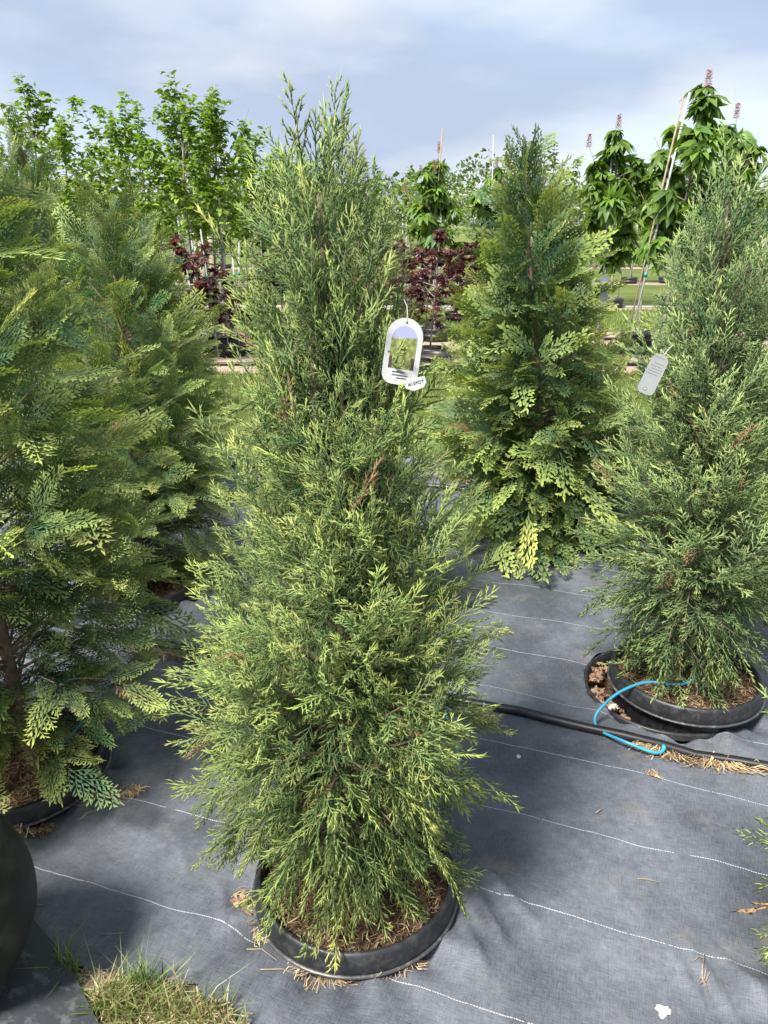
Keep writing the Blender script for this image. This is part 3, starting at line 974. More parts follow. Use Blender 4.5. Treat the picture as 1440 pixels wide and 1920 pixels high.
# dry twig clump on the near fold, and loose twigs
def twig(name, pts, r, label, mat='twig', branches=()):
    P = []
    for px, py in pts:
        x, y = gnd(px, py); P.append((x, y, fab1(x, y) + r + 0.002))
    P = np.array(P); P[1:-1, 2] += 0.004
    mb = MB(); mb.tube(P, np.linspace(r, r * 0.5, len(P)), 5)
    for bpts in branches:
        Q = []
        for px, py in bpts:
            x, y = gnd(px, py); Q.append((x, y, fab1(x, y) + r + 0.006))
        mb.tube(Q, np.linspace(r * 0.7, r * 0.3, len(Q)), 4)
    return tag(mb.build(name, M[mat]), label, 'twig')


twig('dry_twig', [(1320, 1798), (1316, 1815), (1316, 1832), (1322, 1850)], 0.0028, 'dried brown weed stem poking out at a fold by the stitched line',
     branches=[[(1318, 1800), (1308, 1798), (1302, 1803)], [(1318, 1806), (1321, 1785)], [(1320, 1838), (1323, 1822)], [(1322, 1842), (1329, 1831)], [(1320, 1842), (1327, 1858)], [(1318, 1842), (1311, 1846)], [(1318, 1838), (1313, 1834), (1309, 1842)]])
twig('dry_twig', [(298, 1846), (320, 1842), (358, 1846)], 0.0024, 'bent brown twig lying at the edge of the grass clump')
twig('dry_twig', [(38, 1704), (60, 1696), (82, 1692)], 0.0022, 'short dark twig lying beside the tyre')
twig('straw_stem', [(1194, 1646), (1212, 1648), (1237, 1652)], 0.0016, 'single pale straw stem lying across the open fabric', 'bamboo')
twig('straw_stem', [(190, 1748), (208, 1751), (231, 1747)], 0.0014, 'curved pale straw stem on the fabric by the grass clump', 'bamboo')
twig('straw_stem', [(463, 1778), (492, 1786), (520, 1799)], 0.0015, 'pale straw stem near the front of the tall juniper pot, upper one', 'bamboo')
twig('straw_stem', [(488, 1818), (530, 1819), (570, 1820)], 0.0015, 'pale straw stem near the front of the tall juniper pot, lower one', 'bamboo')
twig('straw_stem', [(1117, 1528), (1124, 1524), (1130, 1520)], 0.0024, 'tiny yellow straw scrap in the middle of the open fabric', 'bamboo')
twig('dry_twig', [(880, 1103), (895, 1104), (905, 1107)], 0.004, 'dark twig on the fabric behind the tall juniper, upper one')
twig('dry_twig', [(878, 1112), (890, 1115), (902, 1117)], 0.004, 'dark twig on the fabric behind the tall juniper, lower one')


def patch(name, poly, n, lmin, lmax, w, seed, label, cols=STRAWC, dz=(0.002, 0.016), tilt=0.2):
    """straw scattered along a polyline of (px,py,spread metres)"""
    rg = np.random.default_rng(seed)
    P = np.array([(*gnd(a, b), s) for a, b, s in poly])
    t = rg.uniform(0, len(P) - 1, n); i = np.minimum(t.astype(int), len(P) - 2); f = (t - i)[:, None]
    q = P[i] * (1 - f) + P[i + 1] * f
    xy = q[:, :2] + rg.normal(0, 1, (n, 2)) * q[:, 2:3]
    z = fab_h(xy[:, 0], xy[:, 1]) + rg.uniform(dz[0], dz[1], n)
    o = link(name, straw_mesh(name, np.column_stack([xy, z]), lmin, lmax, w, seed, cols, tilt))
    return tag(o, label, 'straw', kind='stuff')


patch('dry_straw', [(1190, 1400, 0.006), (1270, 1415, 0.012), (1340, 1430, 0.014), (1440, 1442, 0.010)], 420, 0.02, 0.075, 0.0014, 1, 'dry straw caught along the near side of the black pipe')
patch('dry_straw', [(895, 1352, 0.018), (930, 1362, 0.012)], 130, 0.015, 0.05, 0.0013, 2, 'tuft of yellow straw by the pipe beside the tall juniper', [(0.46, 0.40, 0.18), (0.40, 0.33, 0.15)])
patch('dry_straw', [(250, 1225, 0.012), (300, 1232, 0.02), (340, 1238, 0.012), (395, 1243, 0.008)], 260, 0.015, 0.06, 0.0016, 3, 'straw and debris along the pipe below the arborvitae')
patch('dry_straw', [(545, 1808, 0.008), (600, 1826, 0.008), (660, 1832, 0.008), (745, 1818, 0.008), (790, 1795, 0.006)], 230, 0.015, 0.06, 0.0007, 4, 'dry straw trapped under the front rim of the tall juniper pot')
patch('dry_straw', [(170, 1500, 0.02), (210, 1488, 0.025), (262, 1480, 0.012)], 190, 0.015, 0.055, 0.0010, 5, 'dry straw drift on the muddy fabric beside the arborvitae pot', MULCHC + STRAWC)
patch('dry_straw', [(20, 1560, 0.006), (60, 1552, 0.008), (90, 1542, 0.005)], 110, 0.02, 0.06, 0.0012, 6, 'straw wedged under the rim of the arborvitae pot by the tyre')
patch('dry_straw', [(455, 1660, 0.006), (462, 1700, 0.008), (480, 1740, 0.006), (500, 1770, 0.005)], 80, 0.02, 0.06, 0.0010, 8, 'loose stems beside the dead leaf at the tall juniper pot')
patch('dry_straw', [(845, 900, 0.05), (870, 905, 0.05)], 160, 0.02, 0.08, 0.003, 9, 'brown straw litter at the foot of the paler arborvitae', MULCHC)
patch('dry_straw', [(1210, 1452, 0.008), (1235, 1458, 0.010)], 26, 0.015, 0.03, 0.0012, 10, 'few straw bits round the small tan leaf')

# ------------------------------------------------------------ pipes and drip tubes
def row_pipe(d, s0, s1, r, label, sag=0.0):
    pts = []
    for s in np.linspace(s0, s1, 60):
        x = ROWD[0] * s + ROWN[0] * d; y = ROWD[1] * s + ROWN[1] * d
        x += 0.006 * math.sin(2.3 * s) * ROWN[0]; y += 0.010 * math.sin(1.9 * s + 1)
        pts.append((x, y, fab1(x, y) + r * 0.85))
    mb = MB(); mb.tube(pts, r, 14)
    return tag(mb.build('irrigation_pipe', M['pipe'], smooth=True), label, 'pipe', )


row_pipe(2.345, -4.0, 3.0, 0.0165, 'thick black irrigation pipe with the blue drip tubes plugged into it')
row_pipe(4.72, -4.0, 3.0, 0.016, 'black irrigation pipe on the fabric near the paler arborvitae')


def smooth_path(P, n=60):
    P = np.array(P, float)
    t = np.linspace(0, len(P) - 1, n)
    out = []
    for q in t:
        i = int(min(q, len(P) - 2)); f = q - i
        p0 = P[max(i - 1, 0)]; p1 = P[i]; p2 = P[i + 1]; p3 = P[min(i + 2, len(P) - 1)]
        out.append(0.5 * ((2 * p1) + (-p0 + p2) * f + (2 * p0 - 5 * p1 + 4 * p2 - p3) * f * f + (-p0 + 3 * p1 - 3 * p2 + p3) * f ** 3))
    return np.array(out)


def pt(px, py, z): return (*gnd(px, py, z), z)


e = empty('drip_tube', pt(1245, 1408, 0.0))
tag(e, 'bright blue drip tube looping from the orange clip over the pot rim to the pipe', 'tube')
base = np.array(e.location)
path = smooth_path([pt(1312, 1258, 0.125), pt(1306, 1272, 0.118), pt(1270, 1284, 0.108), pt(1215, 1279, 0.108), pt(1165, 1296, 0.100), pt(1128, 1326, 0.062), pt(1115, 1350, 0.03), pt(1128, 1371, 0.016), pt(1170, 1390, 0.034), pt(1218, 1409, 0.022), pt(1237, 1411, 0.020), pt(1245, 1405, 0.026)], 90)
mb = MB(); mb.tube(path - base, 0.0052, 10); mb.build('tube', M['tube'], e, True)
mb = MB(); mb.tube([path[-1] - base, path[-1] - base + np.array([0.004, 0.018, 0.004])], [0.0075, 0.006], 10); mb.build('barb_fitting', M['tube'], e, True)
c = np.array(pt(1309, 1258, 0.125)) - base
mb = MB(); mb.box(c, (0.030, 0.016, 0.024), 0.2); cl = mb.build('clip', M['clip'], e)
mb = MB(); mb.box(c + np.array([-0.004, -0.0085, 0.001]), (0.009, 0.003, 0.009), 0.2); mb.build('slot', M['ink'], cl)
mb = MB(); q = np.array(pt(1316, 1246, 0.135)) - base
mb.tube([c + np.array([0.006, 0, 0.01]), q, q + np.array([0.010, 0.002, 0.006]), q + np.array([0.012, 0.002, 0.014]), q + np.array([0.004, 0.0, 0.018])], 0.0045, 7); mb.build('emitter', M['emitter'], e, True)
mb = MB(); mb.tube([c + np.array([0.004, 0, 0.0]), np.array(pt(1306, 1308, 0.058)) - base], 0.0013, 5); mb.build('wire_stake', M['emitter'], e)

e = empty('drip_tube', pt(835, 1495, 0.0)); base = np.array(e.location)
tag(e, 'blue drip tube half hidden behind the lower right fronds of the tall juniper', 'tube')
path = smooth_path([pt(780, 1500, 0.11), pt(806, 1511, 0.09), pt(833, 1496, 0.05), pt(853, 1478, 0.012), pt(861, 1455, 0.010), pt(860, 1425, 0.010), pt(850, 1380, 0.012), pt(838, 1345, 0.022), pt(836, 1330, 0.030)], 70)
mb = MB(); mb.tube(path - base, 0.0048, 10); mb.build('tube', M['tube'], e, True)
e = empty('drip_tube', pt(288, 1238, 0.0)); base = np.array(e.location)
tag(e, 'dark blue drip tube rising from the straw at the pipe under the arborvitae', 'tube')
path = smooth_path([pt(296, 1228, 0.03), pt(284, 1240, 0.028), pt(268, 1251, 0.022), pt(245, 1262, 0.014), pt(200, 1290, 0.012), pt(150, 1360, 0.05), pt(110, 1400, 0.085)], 60)
mb = MB(); mb.tube(path - base, 0.0048, 10); mb.build('tube', M['tube'], e, True)
mb = MB(); mb.tube([np.array(pt(284, 1240, 0.028)) - base, np.array(pt(268, 1251, 0.024)) - base], 0.009, 10); mb.build('coupling', M['pipe'], e, True)
e = empty('drip_tube', pt(878, 925, 0.0)); base = np.array(e.location)
tag(e, 'short blue drip tube at the far pipe beside the broad dark arborvitae', 'tube')
path = smooth_path([pt(874, 928, 0.02), pt(878, 914, 0.06), pt(888, 905, 0.08), pt(930, 905, 0.08)], 30)
mb = MB(); mb.tube(path - base, 0.006, 8); mb.build('tube', M['tube'], e, True)

# ------------------------------------------------------------ plant tags
def stadium(w, h, n=10, w2=None):
    """outline with a round top and rounded bottom corners, hanging from z=0 down to -h; w2 = bottom width"""
    w2 = w2 or w
    P = []
    for i in range(n + 1):
        th = math.pi * i / n
        P.append((w / 2 * math.cos(th), -w / 2 + w / 2 * math.sin(th)))
    rc = w2 * 0.3
    for i in range(n // 2 + 1):
        th = math.pi + (math.pi / 2) * i / (n // 2); P.append((-w2 / 2 + rc + rc * math.cos(th), -h + rc + rc * math.sin(th)))
    for i in range(n // 2 + 1):
        th = 1.5 * math.pi + (math.pi / 2) * i / (n // 2); P.append((w2 / 2 - rc + rc * math.cos(th), -h + rc + rc * math.sin(th)))
    return P


def plate(P, y, t, bend=0.0):
    """flat card in XZ facing -Y, front face at y, thickness t"""
    n = len(P)
    V = [(a, y, b) for a, b in P] + [(a, y + t, b) for a, b in P]
    F = [tuple(range(n)), tuple(range(2 * n - 1, n - 1, -1))] + [(i, i + n, (i + 1) % n + n, (i + 1) % n) for i in range(n)]
    return V, F


def text_mesh(s, size, mat):
    cu = bpy.data.curves.new('lettering', 'FONT'); cu.body = s; cu.size = size; cu.align_x = 'CENTER'; cu.align_y = 'CENTER'; cu.extrude = 0.00015
    o = bpy.data.objects.new('lettering_tmp', cu); COL.objects.link(o)
    bpy.context.view_layer.update()
    me = bpy.data.meshes.new_from_object(o.evaluated_get(bpy.context.evaluated_depsgraph_get()))
    bpy.data.objects.remove(o); me.materials.clear(); me.materials.append(mat)
    return me


def picture_material():
    m, n, l = newmat('printed_plant_picture')
    t = n.new('ShaderNodeTexCoord')
    sp = n.new('ShaderNodeSeparateXYZ'); l.new(t.outputs['Object'], sp.inputs[0])
    no = n.new('ShaderNodeTexNoise'); no.inputs['Scale'].default_value = 160; no.inputs['Detail'].default_value = 4
    l.new(t.outputs['Object'], no.inputs['Vector'])
    no2 = n.new('ShaderNodeTexNoise'); no2.inputs['Scale'].default_value = 45; no2.inputs['Detail'].default_value = 3
    l.new(t.outputs['Object'], no2.inputs['Vector'])
    a = n.new('ShaderNodeMath'); a.operation = 'MULTIPLY_ADD'; a.inputs[1].default_value = 0.02; l.new(no2.outputs['Fac'], a.inputs[0]); l.new(sp.outputs['Z'], a.inputs[2])
    sky_ = n.new('ShaderNodeMath'); sky_.operation = 'GREATER_THAN'; sky_.inputs[1].default_value = -0.022; l.new(a.outputs[0], sky_.inputs[0])
    r = n.new('ShaderNodeValToRGB'); r.color_ramp.elements[0].color = (0.10, 0.13, 0.03, 1); r.color_ramp.elements[1].color = (0.26, 0.27, 0.10, 1)
    r.color_ramp.elements[0].position = 0.35; r.color_ramp.elements[1].position = 0.65; l.new(no.outputs['Fac'], r.inputs['Fac'])
    dx = n.new('ShaderNodeMath'); dx.operation = 'ABSOLUTE'; l.new(sp.outputs['X'], dx.inputs[0])
    dk = n.new('ShaderNodeMath'); dk.operation = 'MULTIPLY_ADD'; dk.inputs[1].default_value = 0.012; l.new(no2.outputs['Fac'], dk.inputs[0]); l.new(dx.outputs[0], dk.inputs[2])
    dg = n.new('ShaderNodeMath'); dg.operation = 'GREATER_THAN'; dg.inputs[1].default_value = 0.021; l.new(dk.outputs[0], dg.inputs[0])
    lo = n.new('ShaderNodeMath'); lo.operation = 'LESS_THAN'; lo.inputs[1].default_value = -0.052; l.new(a.outputs[0], lo.inputs[0])
    dl = n.new('ShaderNodeMath'); dl.operation = 'MULTIPLY'; l.new(dg.outputs[0], dl.inputs[0]); l.new(lo.outputs[0], dl.inputs[1])
    m0 = n.new('ShaderNodeMix'); m0.data_type = 'RGBA'; l.new(dl.outputs[0], m0.inputs['Factor']); l.new(r.outputs['Color'], m0.inputs['A']); m0.inputs['B'].default_value = (0.06, 0.04, 0.035, 1)
    m1 = n.new('ShaderNodeMix'); m1.data_type = 'RGBA'; l.new(sky_.outputs[0], m1.inputs['Factor']); l.new(m0.outputs['Result'], m1.inputs['A']); m1.inputs['B'].default_value = (0.27, 0.29, 0.46, 1)
    b = n.new('ShaderNodeBsdfPrincipled'); b.inputs['Roughness'].default_value = 0.3; l.new(m1.outputs['Result'], b.inputs['Base Color'])
    o = n.new('ShaderNodeOutputMaterial'); l.new(b.outputs[0], o.inputs[0])
    return m


M['picture'] = picture_material()


def disc(r, y, z, x=0.0, n=14):
    return plate([(x + r * math.cos(2 * math.pi * i / n), z + r * math.sin(2 * math.pi * i / n)) for i in range(n)], y, 0.0008)


def at(px, py, Y):
    r = ray(px, py); t = Y / r[1]
    return np.array([r[0] * t, Y, CAMH + r[2] * t])


# picture tag on the tall juniper
p = at(764, 596, 1.425)
e = empty('plant_tag', p); e.rotation_euler = (R(-6), R(7), R(-8)); e.scale = (1.12, 1.12, 1.12)
tag(e, 'white round-topped plant tag with a tree picture hanging on the tall feathery juniper', 'tag')
mb = MB(); mb.add(*plate(stadium(0.060, 0.108), 0.0, 0.0009)); mb.build('card', M['card'], e)
P = [(0.021 * math.cos(math.pi * i / 10), -0.034 + 0.021 * math.sin(math.pi * i / 10)) for i in range(11)] + [(-0.021, -0.082), (0.021, -0.082)]
mb = MB(); mb.add(*plate(P, -0.0006, 0.0004)); mb.build('picture', M['picture'], e)
mb = MB(); mb.add(*disc(0.0016, -0.0012, -0.007)); mb.build('hole', M['ink'], e)
for i, (zz, ww) in enumerate(((-0.0875, 0.020), (-0.0925, 0.026), (-0.0970, 0.016))):
    mb = MB(); mb.box((0.003 * (i - 1), -0.0006, zz), (ww, 0.0005, 0.0011)); mb.build('printed_line', M['ink'], e)
mb = MB(); mb.tube([(0, -0.001, -0.007), (-0.001, 0.0, 0.006), (-0.004, 0.006, 0.018), (-0.012, 0.02, 0.028)], 0.0007, 5); mb.build('tie_loop', M['emitter'], e)
p = at(776, 709, 1.405)
e = empty('size_tag', p); e.rotation_euler = (R(-16), R(-11), R(6))
tag(e, 'small pale tag printed with a pot size below the picture tag', 'tag')
mb = MB(); mb.add(*plate([(-0.022, 0), (0.020, 0.0), (0.021, -0.012), (0.014, -0.020), (-0.004, -0.023), (-0.018, -0.016)], 0.0, 0.0009)); mb.build('card', M['card'], e)
tm = link('lettering', text_mesh('#15POT', 0.0085, M['ink']), e); tm.location = (0.002, -0.0008, -0.0095); tm.rotation_euler = (R(90), 0, 0)

# grey tag on the light green juniper
p = at(1243, 664, 2.24)
e = empty('plant_tag', p); e.rotation_euler = (R(-10), R(20), R(-14))
tag(e, 'blank-backed grey white plant tag tilted on the light green juniper', 'tag')
mb = MB(); mb.add(*plate(stadium(0.050, 0.122), 0.0, 0.0009)); mb.build('card', M['card_grey'], e)
mb = MB(); mb.add(*disc(0.0042, -0.0010, -0.108, -0.004)); hh = mb.build('grommet', M['ink'], e)
mb = MB(); mb.add(*disc(0.0028, -0.0016, -0.108, -0.004)); mb.build('eyelet', M['emitter'], hh)
M['faint'] = simple('faint_print', (0.17, 0.175, 0.18), 0.5)
for i, zz in enumerate((-0.012, -0.030, -0.038, -0.046, -0.054, -0.062)):
    mb = MB(); mb.box((random.uniform(-0.004, 0.004), -0.0005, zz), (random.uniform(0.026, 0.038), 0.0004, 0.0012)); mb.build('printed_line', M['faint'], e)
mb = MB(); mb.tube([(0.004, -0.001, -0.003), (0.006, 0.0, 0.008), (0.010, 0.004, 0.022), (0.016, 0.01, 0.034)], 0.0011, 5); mb.tube([(0.004, -0.001, 0.002), (-0.006, -0.002, 0.006), (-0.010, 0, 0.010)], 0.0012, 5); mb.build('tie_loop', M['emitter'], e)

# shaded tag on the broad arborvitae
p = at(1134, 516, 3.75)
e = empty('plant_tag', p); e.rotation_euler = (R(-3), R(-2), R(28))
tag(e, 'grey plant tag with a dark picture hanging on the broad dark arborvitae', 'tag')
mb = MB(); mb.add(*plate(stadium(0.052, 0.120), 0.0, 0.0009)); mb.build('card', M['card_grey'], e)
P = [(0.019 * math.cos(math.pi * i / 10), -0.030 + 0.019 * math.sin(math.pi * i / 10)) for i in range(11)] + [(-0.019, -0.078), (0.010, -0.078), (0.019, -0.070)]
mb = MB(); mb.add(*plate(P, -0.0006, 0.0004)); mb.build('picture', M['picture'], e)

# ------------------------------------------------------------ tyre and plastic panel in the near corner
e = empty('rubber_tyre', (-1.052, 1.22, 0.0)); e.rotation_euler = (0, 0, R(-84))
tag(e, 'smooth dirty black rubber tyre standing at the end of the fabric', 'tyre')
prof = []
for i in range(17):
    th = math.pi * (i / 16)            # from one bead over the tread to the other
    cx = -math.cos(th); cz = math.sin(th)
    prof.append((0.135 * math.copysign(abs(cx) ** 0.7, cx), 0.17 + 0.125 * cz ** 0.75))
V = []; nseg = 56
for a, r in prof:
    for k in range(nseg):
        th = 2 * math.pi * k / nseg
        V.append((a, r * math.cos(th), 0.30 + r * math.sin(th)))
F = [(i * nseg + k, i * nseg + (k + 1) % nseg, (i + 1) * nseg + (k + 1) % nseg, (i + 1) * nseg + k) for i in range(len(prof) - 1) for k in range(nseg)]
mb = MB(); mb.add(V, F); mb.build('tyre_casing', M['rubber'], e, True)
V = []; pr = [(0.125, 0.172), (0.105, 0.16), (0.09, 0.10), (0.10, 0.05), (0.10, 0.0005)]
for a, r in pr:
    for k in range(nseg):
        th = 2 * math.pi * k / nseg; V.append((a, r * math.cos(th), 0.30 + r * math.sin(th)))
F = [(i * nseg + k, i * nseg + (k + 1) % nseg, (i + 1) * nseg + (k + 1) % nseg, (i + 1) * nseg + k) for i in range(len(pr) - 1) for k in range(nseg)]
mb = MB(); mb.add(V, F); mb.build('wheel_rim', M['stake'], e, True)

# thick curved panel lying beside the tyre
q0 = np.array(gnd(58, 1738)); q1 = np.array(gnd(178, 1925))
dirv = q1 - q0; L = np.linalg.norm(dirv); dirv /= L; nv = np.array([-dirv[1], dirv[0]])
if nv[0] > 0: nv = -nv
V = []; n1_, n2_ = 12, 8
for top in (1, 0):
    for i in range(n1_ + 1):
        for j in range(n2_ + 1):
            u = -0.10 + (L + 0.35) * i / n1_; w = 0.34 * j / n2_
            bow = 0.012 * math.sin(math.pi * min(1, max(0, u / L)))
            xy = q0 + dirv * u + nv * (w - bow)
            z = 0.045 + 0.05 * (1 - (1 - j / n2_) ** 2) if top else 0.020 + 0.05 * (1 - (1 - j / n2_) ** 2)
            V.append((xy[0], xy[1], z))
st = n2_ + 1; nt_ = (n1_ + 1) * st
F = []
for i in range(n1_):
    for j in range(n2_):
        a = i * st + j
        F.append((a, a + 1, a + st + 1, a + st)); F.append((nt_ + a, nt_ + a + st, nt_ + a + st + 1, nt_ + a + 1))
for i in range(n1_):
    a = i * st; F.append((a, a + st, nt_ + a + st, nt_ + a)); a = i * st + n2_; F.append((a, nt_ + a, nt_ + a + st, a + st))
for j in range(n2_):
    a = j; F.append((a, nt_ + a, nt_ + a + 1, a + 1)); a = n1_ * st + j; F.append((a, a + 1, nt_ + a + 1, nt_ + a))
mb = MB(); mb.add(V, F)
tag(mb.build('plastic_panel', M['scuff']), 'scuffed black plastic panel lying between the tyre and the grass clump', 'panel')

# ------------------------------------------------------------ grass
def grass_mesh(name, xy, z, hmin, hmax, w, seed, c0, c1, lean=0.35, dry=0.0):
    rg = np.random.default_rng(seed)
    n = len(xy)
    h = rg.uniform(hmin, hmax, n); th = rg.uniform(0, 6.283, n); th2 = rg.uniform(0, 6.283, n)
    b = np.column_stack([xy, z])
    wv = np.stack([np.cos(th), np.sin(th), 0 * th], 1) * (w * rg.uniform(0.6, 1.3, n))[:, None]
    ld = np.stack([np.cos(th2), np.sin(th2), 0 * th], 1) * (np.abs(rg.normal(0, lean, n)) * h)[:, None]
    up = np.array([0, 0, 1.0])
    mid = b + ld * 0.35 + up * (h * 0.6)[:, None]; tip = b + ld * 1.1 + up * (h * rg.uniform(0.75, 1.0, n))[:, None]
    V = np.stack([b - wv, b + wv, mid + wv * 0.8, mid - wv * 0.8, tip], 1)
    f = np.array([(0, 1, 2), (0, 2, 3), (3, 2, 4)])
    F = f[None] + (np.arange(n) * 5)[:, None, None]
    t = rg.uniform(0, 1, (n, 1)); C = np.array(c0) * (1 - t) + np.array(c1) * t
    dm = rg.random(n) < dry
    C[dm] = np.array([0.40, 0.32, 0.17])
    C = np.repeat(C[:, None, :], 5, 1)
    return np_mesh(name, V.reshape(-1, 3), F.reshape(-1, 3), M['blade'], C.reshape(-1, 3))


rgG = np.random.default_rng(5)
# lawn blades in the strips that show between the trees
n = 46000
X = rgG.uniform(-3.6, 3.6, n); Y = 5.55 + 3.75 * rgG.uniform(0, 1, n) ** 1.1
keep = (X * ROWN[0] + Y * ROWN[1] > 5.3)
xy = np.column_stack([X, Y])[keep]
o = link('lawn_grass', grass_mesh('lawn_grass', xy, np.full(len(xy), -0.012), 0.03, 0.085, 0.0032, 6, (0.12, 0.20, 0.035), (0.27, 0.32, 0.09), 0.4, 0.06))
tag(o, 'short mown grass between the fabric bed and the bare soil', 'grass', kind='stuff')
n = 26000
xy = np.column_stack([rgG.uniform(-5.5, 6.5, n), rgG.uniform(13.3, 16.6, n)])
o = link('lawn_grass', grass_mesh('lawn_grass_far', xy, np.full(n, 0.0), 0.04, 0.10, 0.006, 7, (0.15, 0.23, 0.04), (0.28, 0.34, 0.10), 0.4, 0.05))
tag(o, 'mown grass strip beyond the purple-leaved shrubs', 'grass', kind='stuff')
# the near clump: thatch and blades at the torn edge of the fabric
def clump_pts(n, poly, seed):
    rg = np.random.default_rng(seed)
    P = np.array([(*gnd(a, b), s) for a, b, s in poly])
    t = rg.uniform(0, len(P) - 1, n); i = np.minimum(t.astype(int), len(P) - 2); f = (t - i)[:, None]
    q = P[i] * (1 - f) + P[i + 1] * f
    return q[:, :2] + rg.normal(0, 1, (n, 2)) * q[:, 2:3]


mb = MB()
Xg = np.linspace(-0.95, -0.29, 30); Yg = np.linspace(0.85, 1.34, 20)
V = [(x, y, -0.030 + 0.008 * math.sin(23 * x) * math.cos(19 * y)) for y in Yg for x in Xg]
F = [(j * 30 + i, j * 30 + i + 1, (j + 1) * 30 + i + 1, (j + 1) * 30 + i) for j in range(19) for i in range(29)]
mb.add(V, F); tag(mb.build('verge_soil', M['dirt'], smooth=True), kind='structure')
xy = clump_pts(2600, [(165, 1868, 0.016), (200, 1880, 0.022), (260, 1905, 0.025), (330, 1925, 0.025), (430, 1945, 0.02)], 31)
tag(link('thatch', straw_mesh('thatch', np.column_stack([xy, np.random.default_rng(3).uniform(-0.005, 0.028, len(xy))]), 0.02, 0.08, 0.0012, 32, [(0.50, 0.42, 0.25), (0.42, 0.33, 0.19), (0.56, 0.48, 0.31), (0.30, 0.22, 0.13)], 0.22)),
    'matted dry thatch under the grass clump', 'thatch', kind='stuff')
xy = clump_pts(1500, [(195, 1895, 0.02), (245, 1900, 0.028), (300, 1915, 0.03), (420, 1940, 0.025)], 33)
g1 = grass_mesh('grass_clump', xy, np.full(len(xy), -0.005), 0.03, 0.10, 0.0020, 34, (0.10, 0.17, 0.03), (0.30, 0.36, 0.12), 0.6, 0.30)
tag(link('grass_clump', g1), 'scruffy green grass clump growing through the thatch beside the panel', 'grass', kind='stuff')
xy = clump_pts(70, [(112, 1822, 0.010), (128, 1826, 0.012), (140, 1850, 0.012)], 35)
tag(link('grass_tuft', grass_mesh('grass_tuft', xy, np.full(len(xy), 0.0), 0.05, 0.12, 0.0019, 36, (0.12, 0.20, 0.04), (0.26, 0.34, 0.10), 0.75)),
    'upright green grass tuft at the edge of the plastic panel', 'grass', kind='stuff')
xy = clump_pts(110, [(250, 1870, 0.012), (275, 1872, 0.012), (290, 1880, 0.014)], 37)
tag(link('grass_tuft', grass_mesh('grass_tuft_b', xy, np.full(len(xy), 0.0), 0.06, 0.14, 0.0017, 38, (0.10, 0.18, 0.035), (0.24, 0.33, 0.09), 0.5)),
    'long-bladed grass tuft next to the bent brown twig', 'grass', kind='stuff')

# ------------------------------------------------------------ broadleaf trees behind
def leaf_templ(w=0.32, fold=0.12, droop=0.25):
    """one leaf along +X, unit length: 6 triangles"""
    V = np.array([(0, 0, 0), (0.3, w * 0.85, fold * 0.6 - droop * 0.09), (0.3, 0, -droop * 0.09), (0.3, -w * 0.85, fold * 0.6 - droop * 0.09),
                  (0.68, w * 0.75, fold * 0.5 - droop * 0.46), (0.68, 0, -droop * 0.46), (0.68, -w * 0.75, fold * 0.5 - droop * 0.46), (1, 0, -droop)])
    F = np.array([(0, 2, 1), (0, 3, 2), (1, 2, 5), (1, 5, 4), (2, 3, 6), (2, 6, 5), (4, 5, 7), (5, 6, 7)])
    return V, F, np.full(8, 0.5)


def palm_templ(k, w, droop, spread):
    Vs, Fs, Ts = [], [], []
    lv, lf, lt = leaf_templ(w, 0.10, droop)
    for i in range(k):
        a = spread * (i - (k - 1) / 2) / ((k - 1) / 2)
        s = 1.0 - 0.28 * abs(i - (k - 1) / 2) / ((k - 1) / 2)
        q = lv * s
        # obovate leaflet: wider towards the tip
        x = q[:, 0] * math.cos(a) - q[:, 1] * math.sin(a); y = q[:, 0] * math.sin(a) + q[:, 1] * math.cos(a)
        Fs.append(lf + 8 * i); Vs.append(np.column_stack([x, y, q[:, 2]])); Ts.append(lt + random.uniform(-0.1, 0.1))
    return np.concatenate(Vs), np.concatenate(Fs), np.concatenate(Ts)


LEAF = [leaf_templ(0.34, 0.14, 0.30), leaf_templ(0.30, 0.10, 0.15), leaf_templ(0.36, 0.2, 0.45)]
PALM = [palm_templ(5, 0.25, 0.75, R(80)), palm_templ(5, 0.26, 0.95, R(70)), palm_templ(5, 0.25, 0.6, R(95))]
STAR = [palm_templ(5, 0.17, 0.15, R(95)), palm_templ(5, 0.18, 0.35, R(90))]


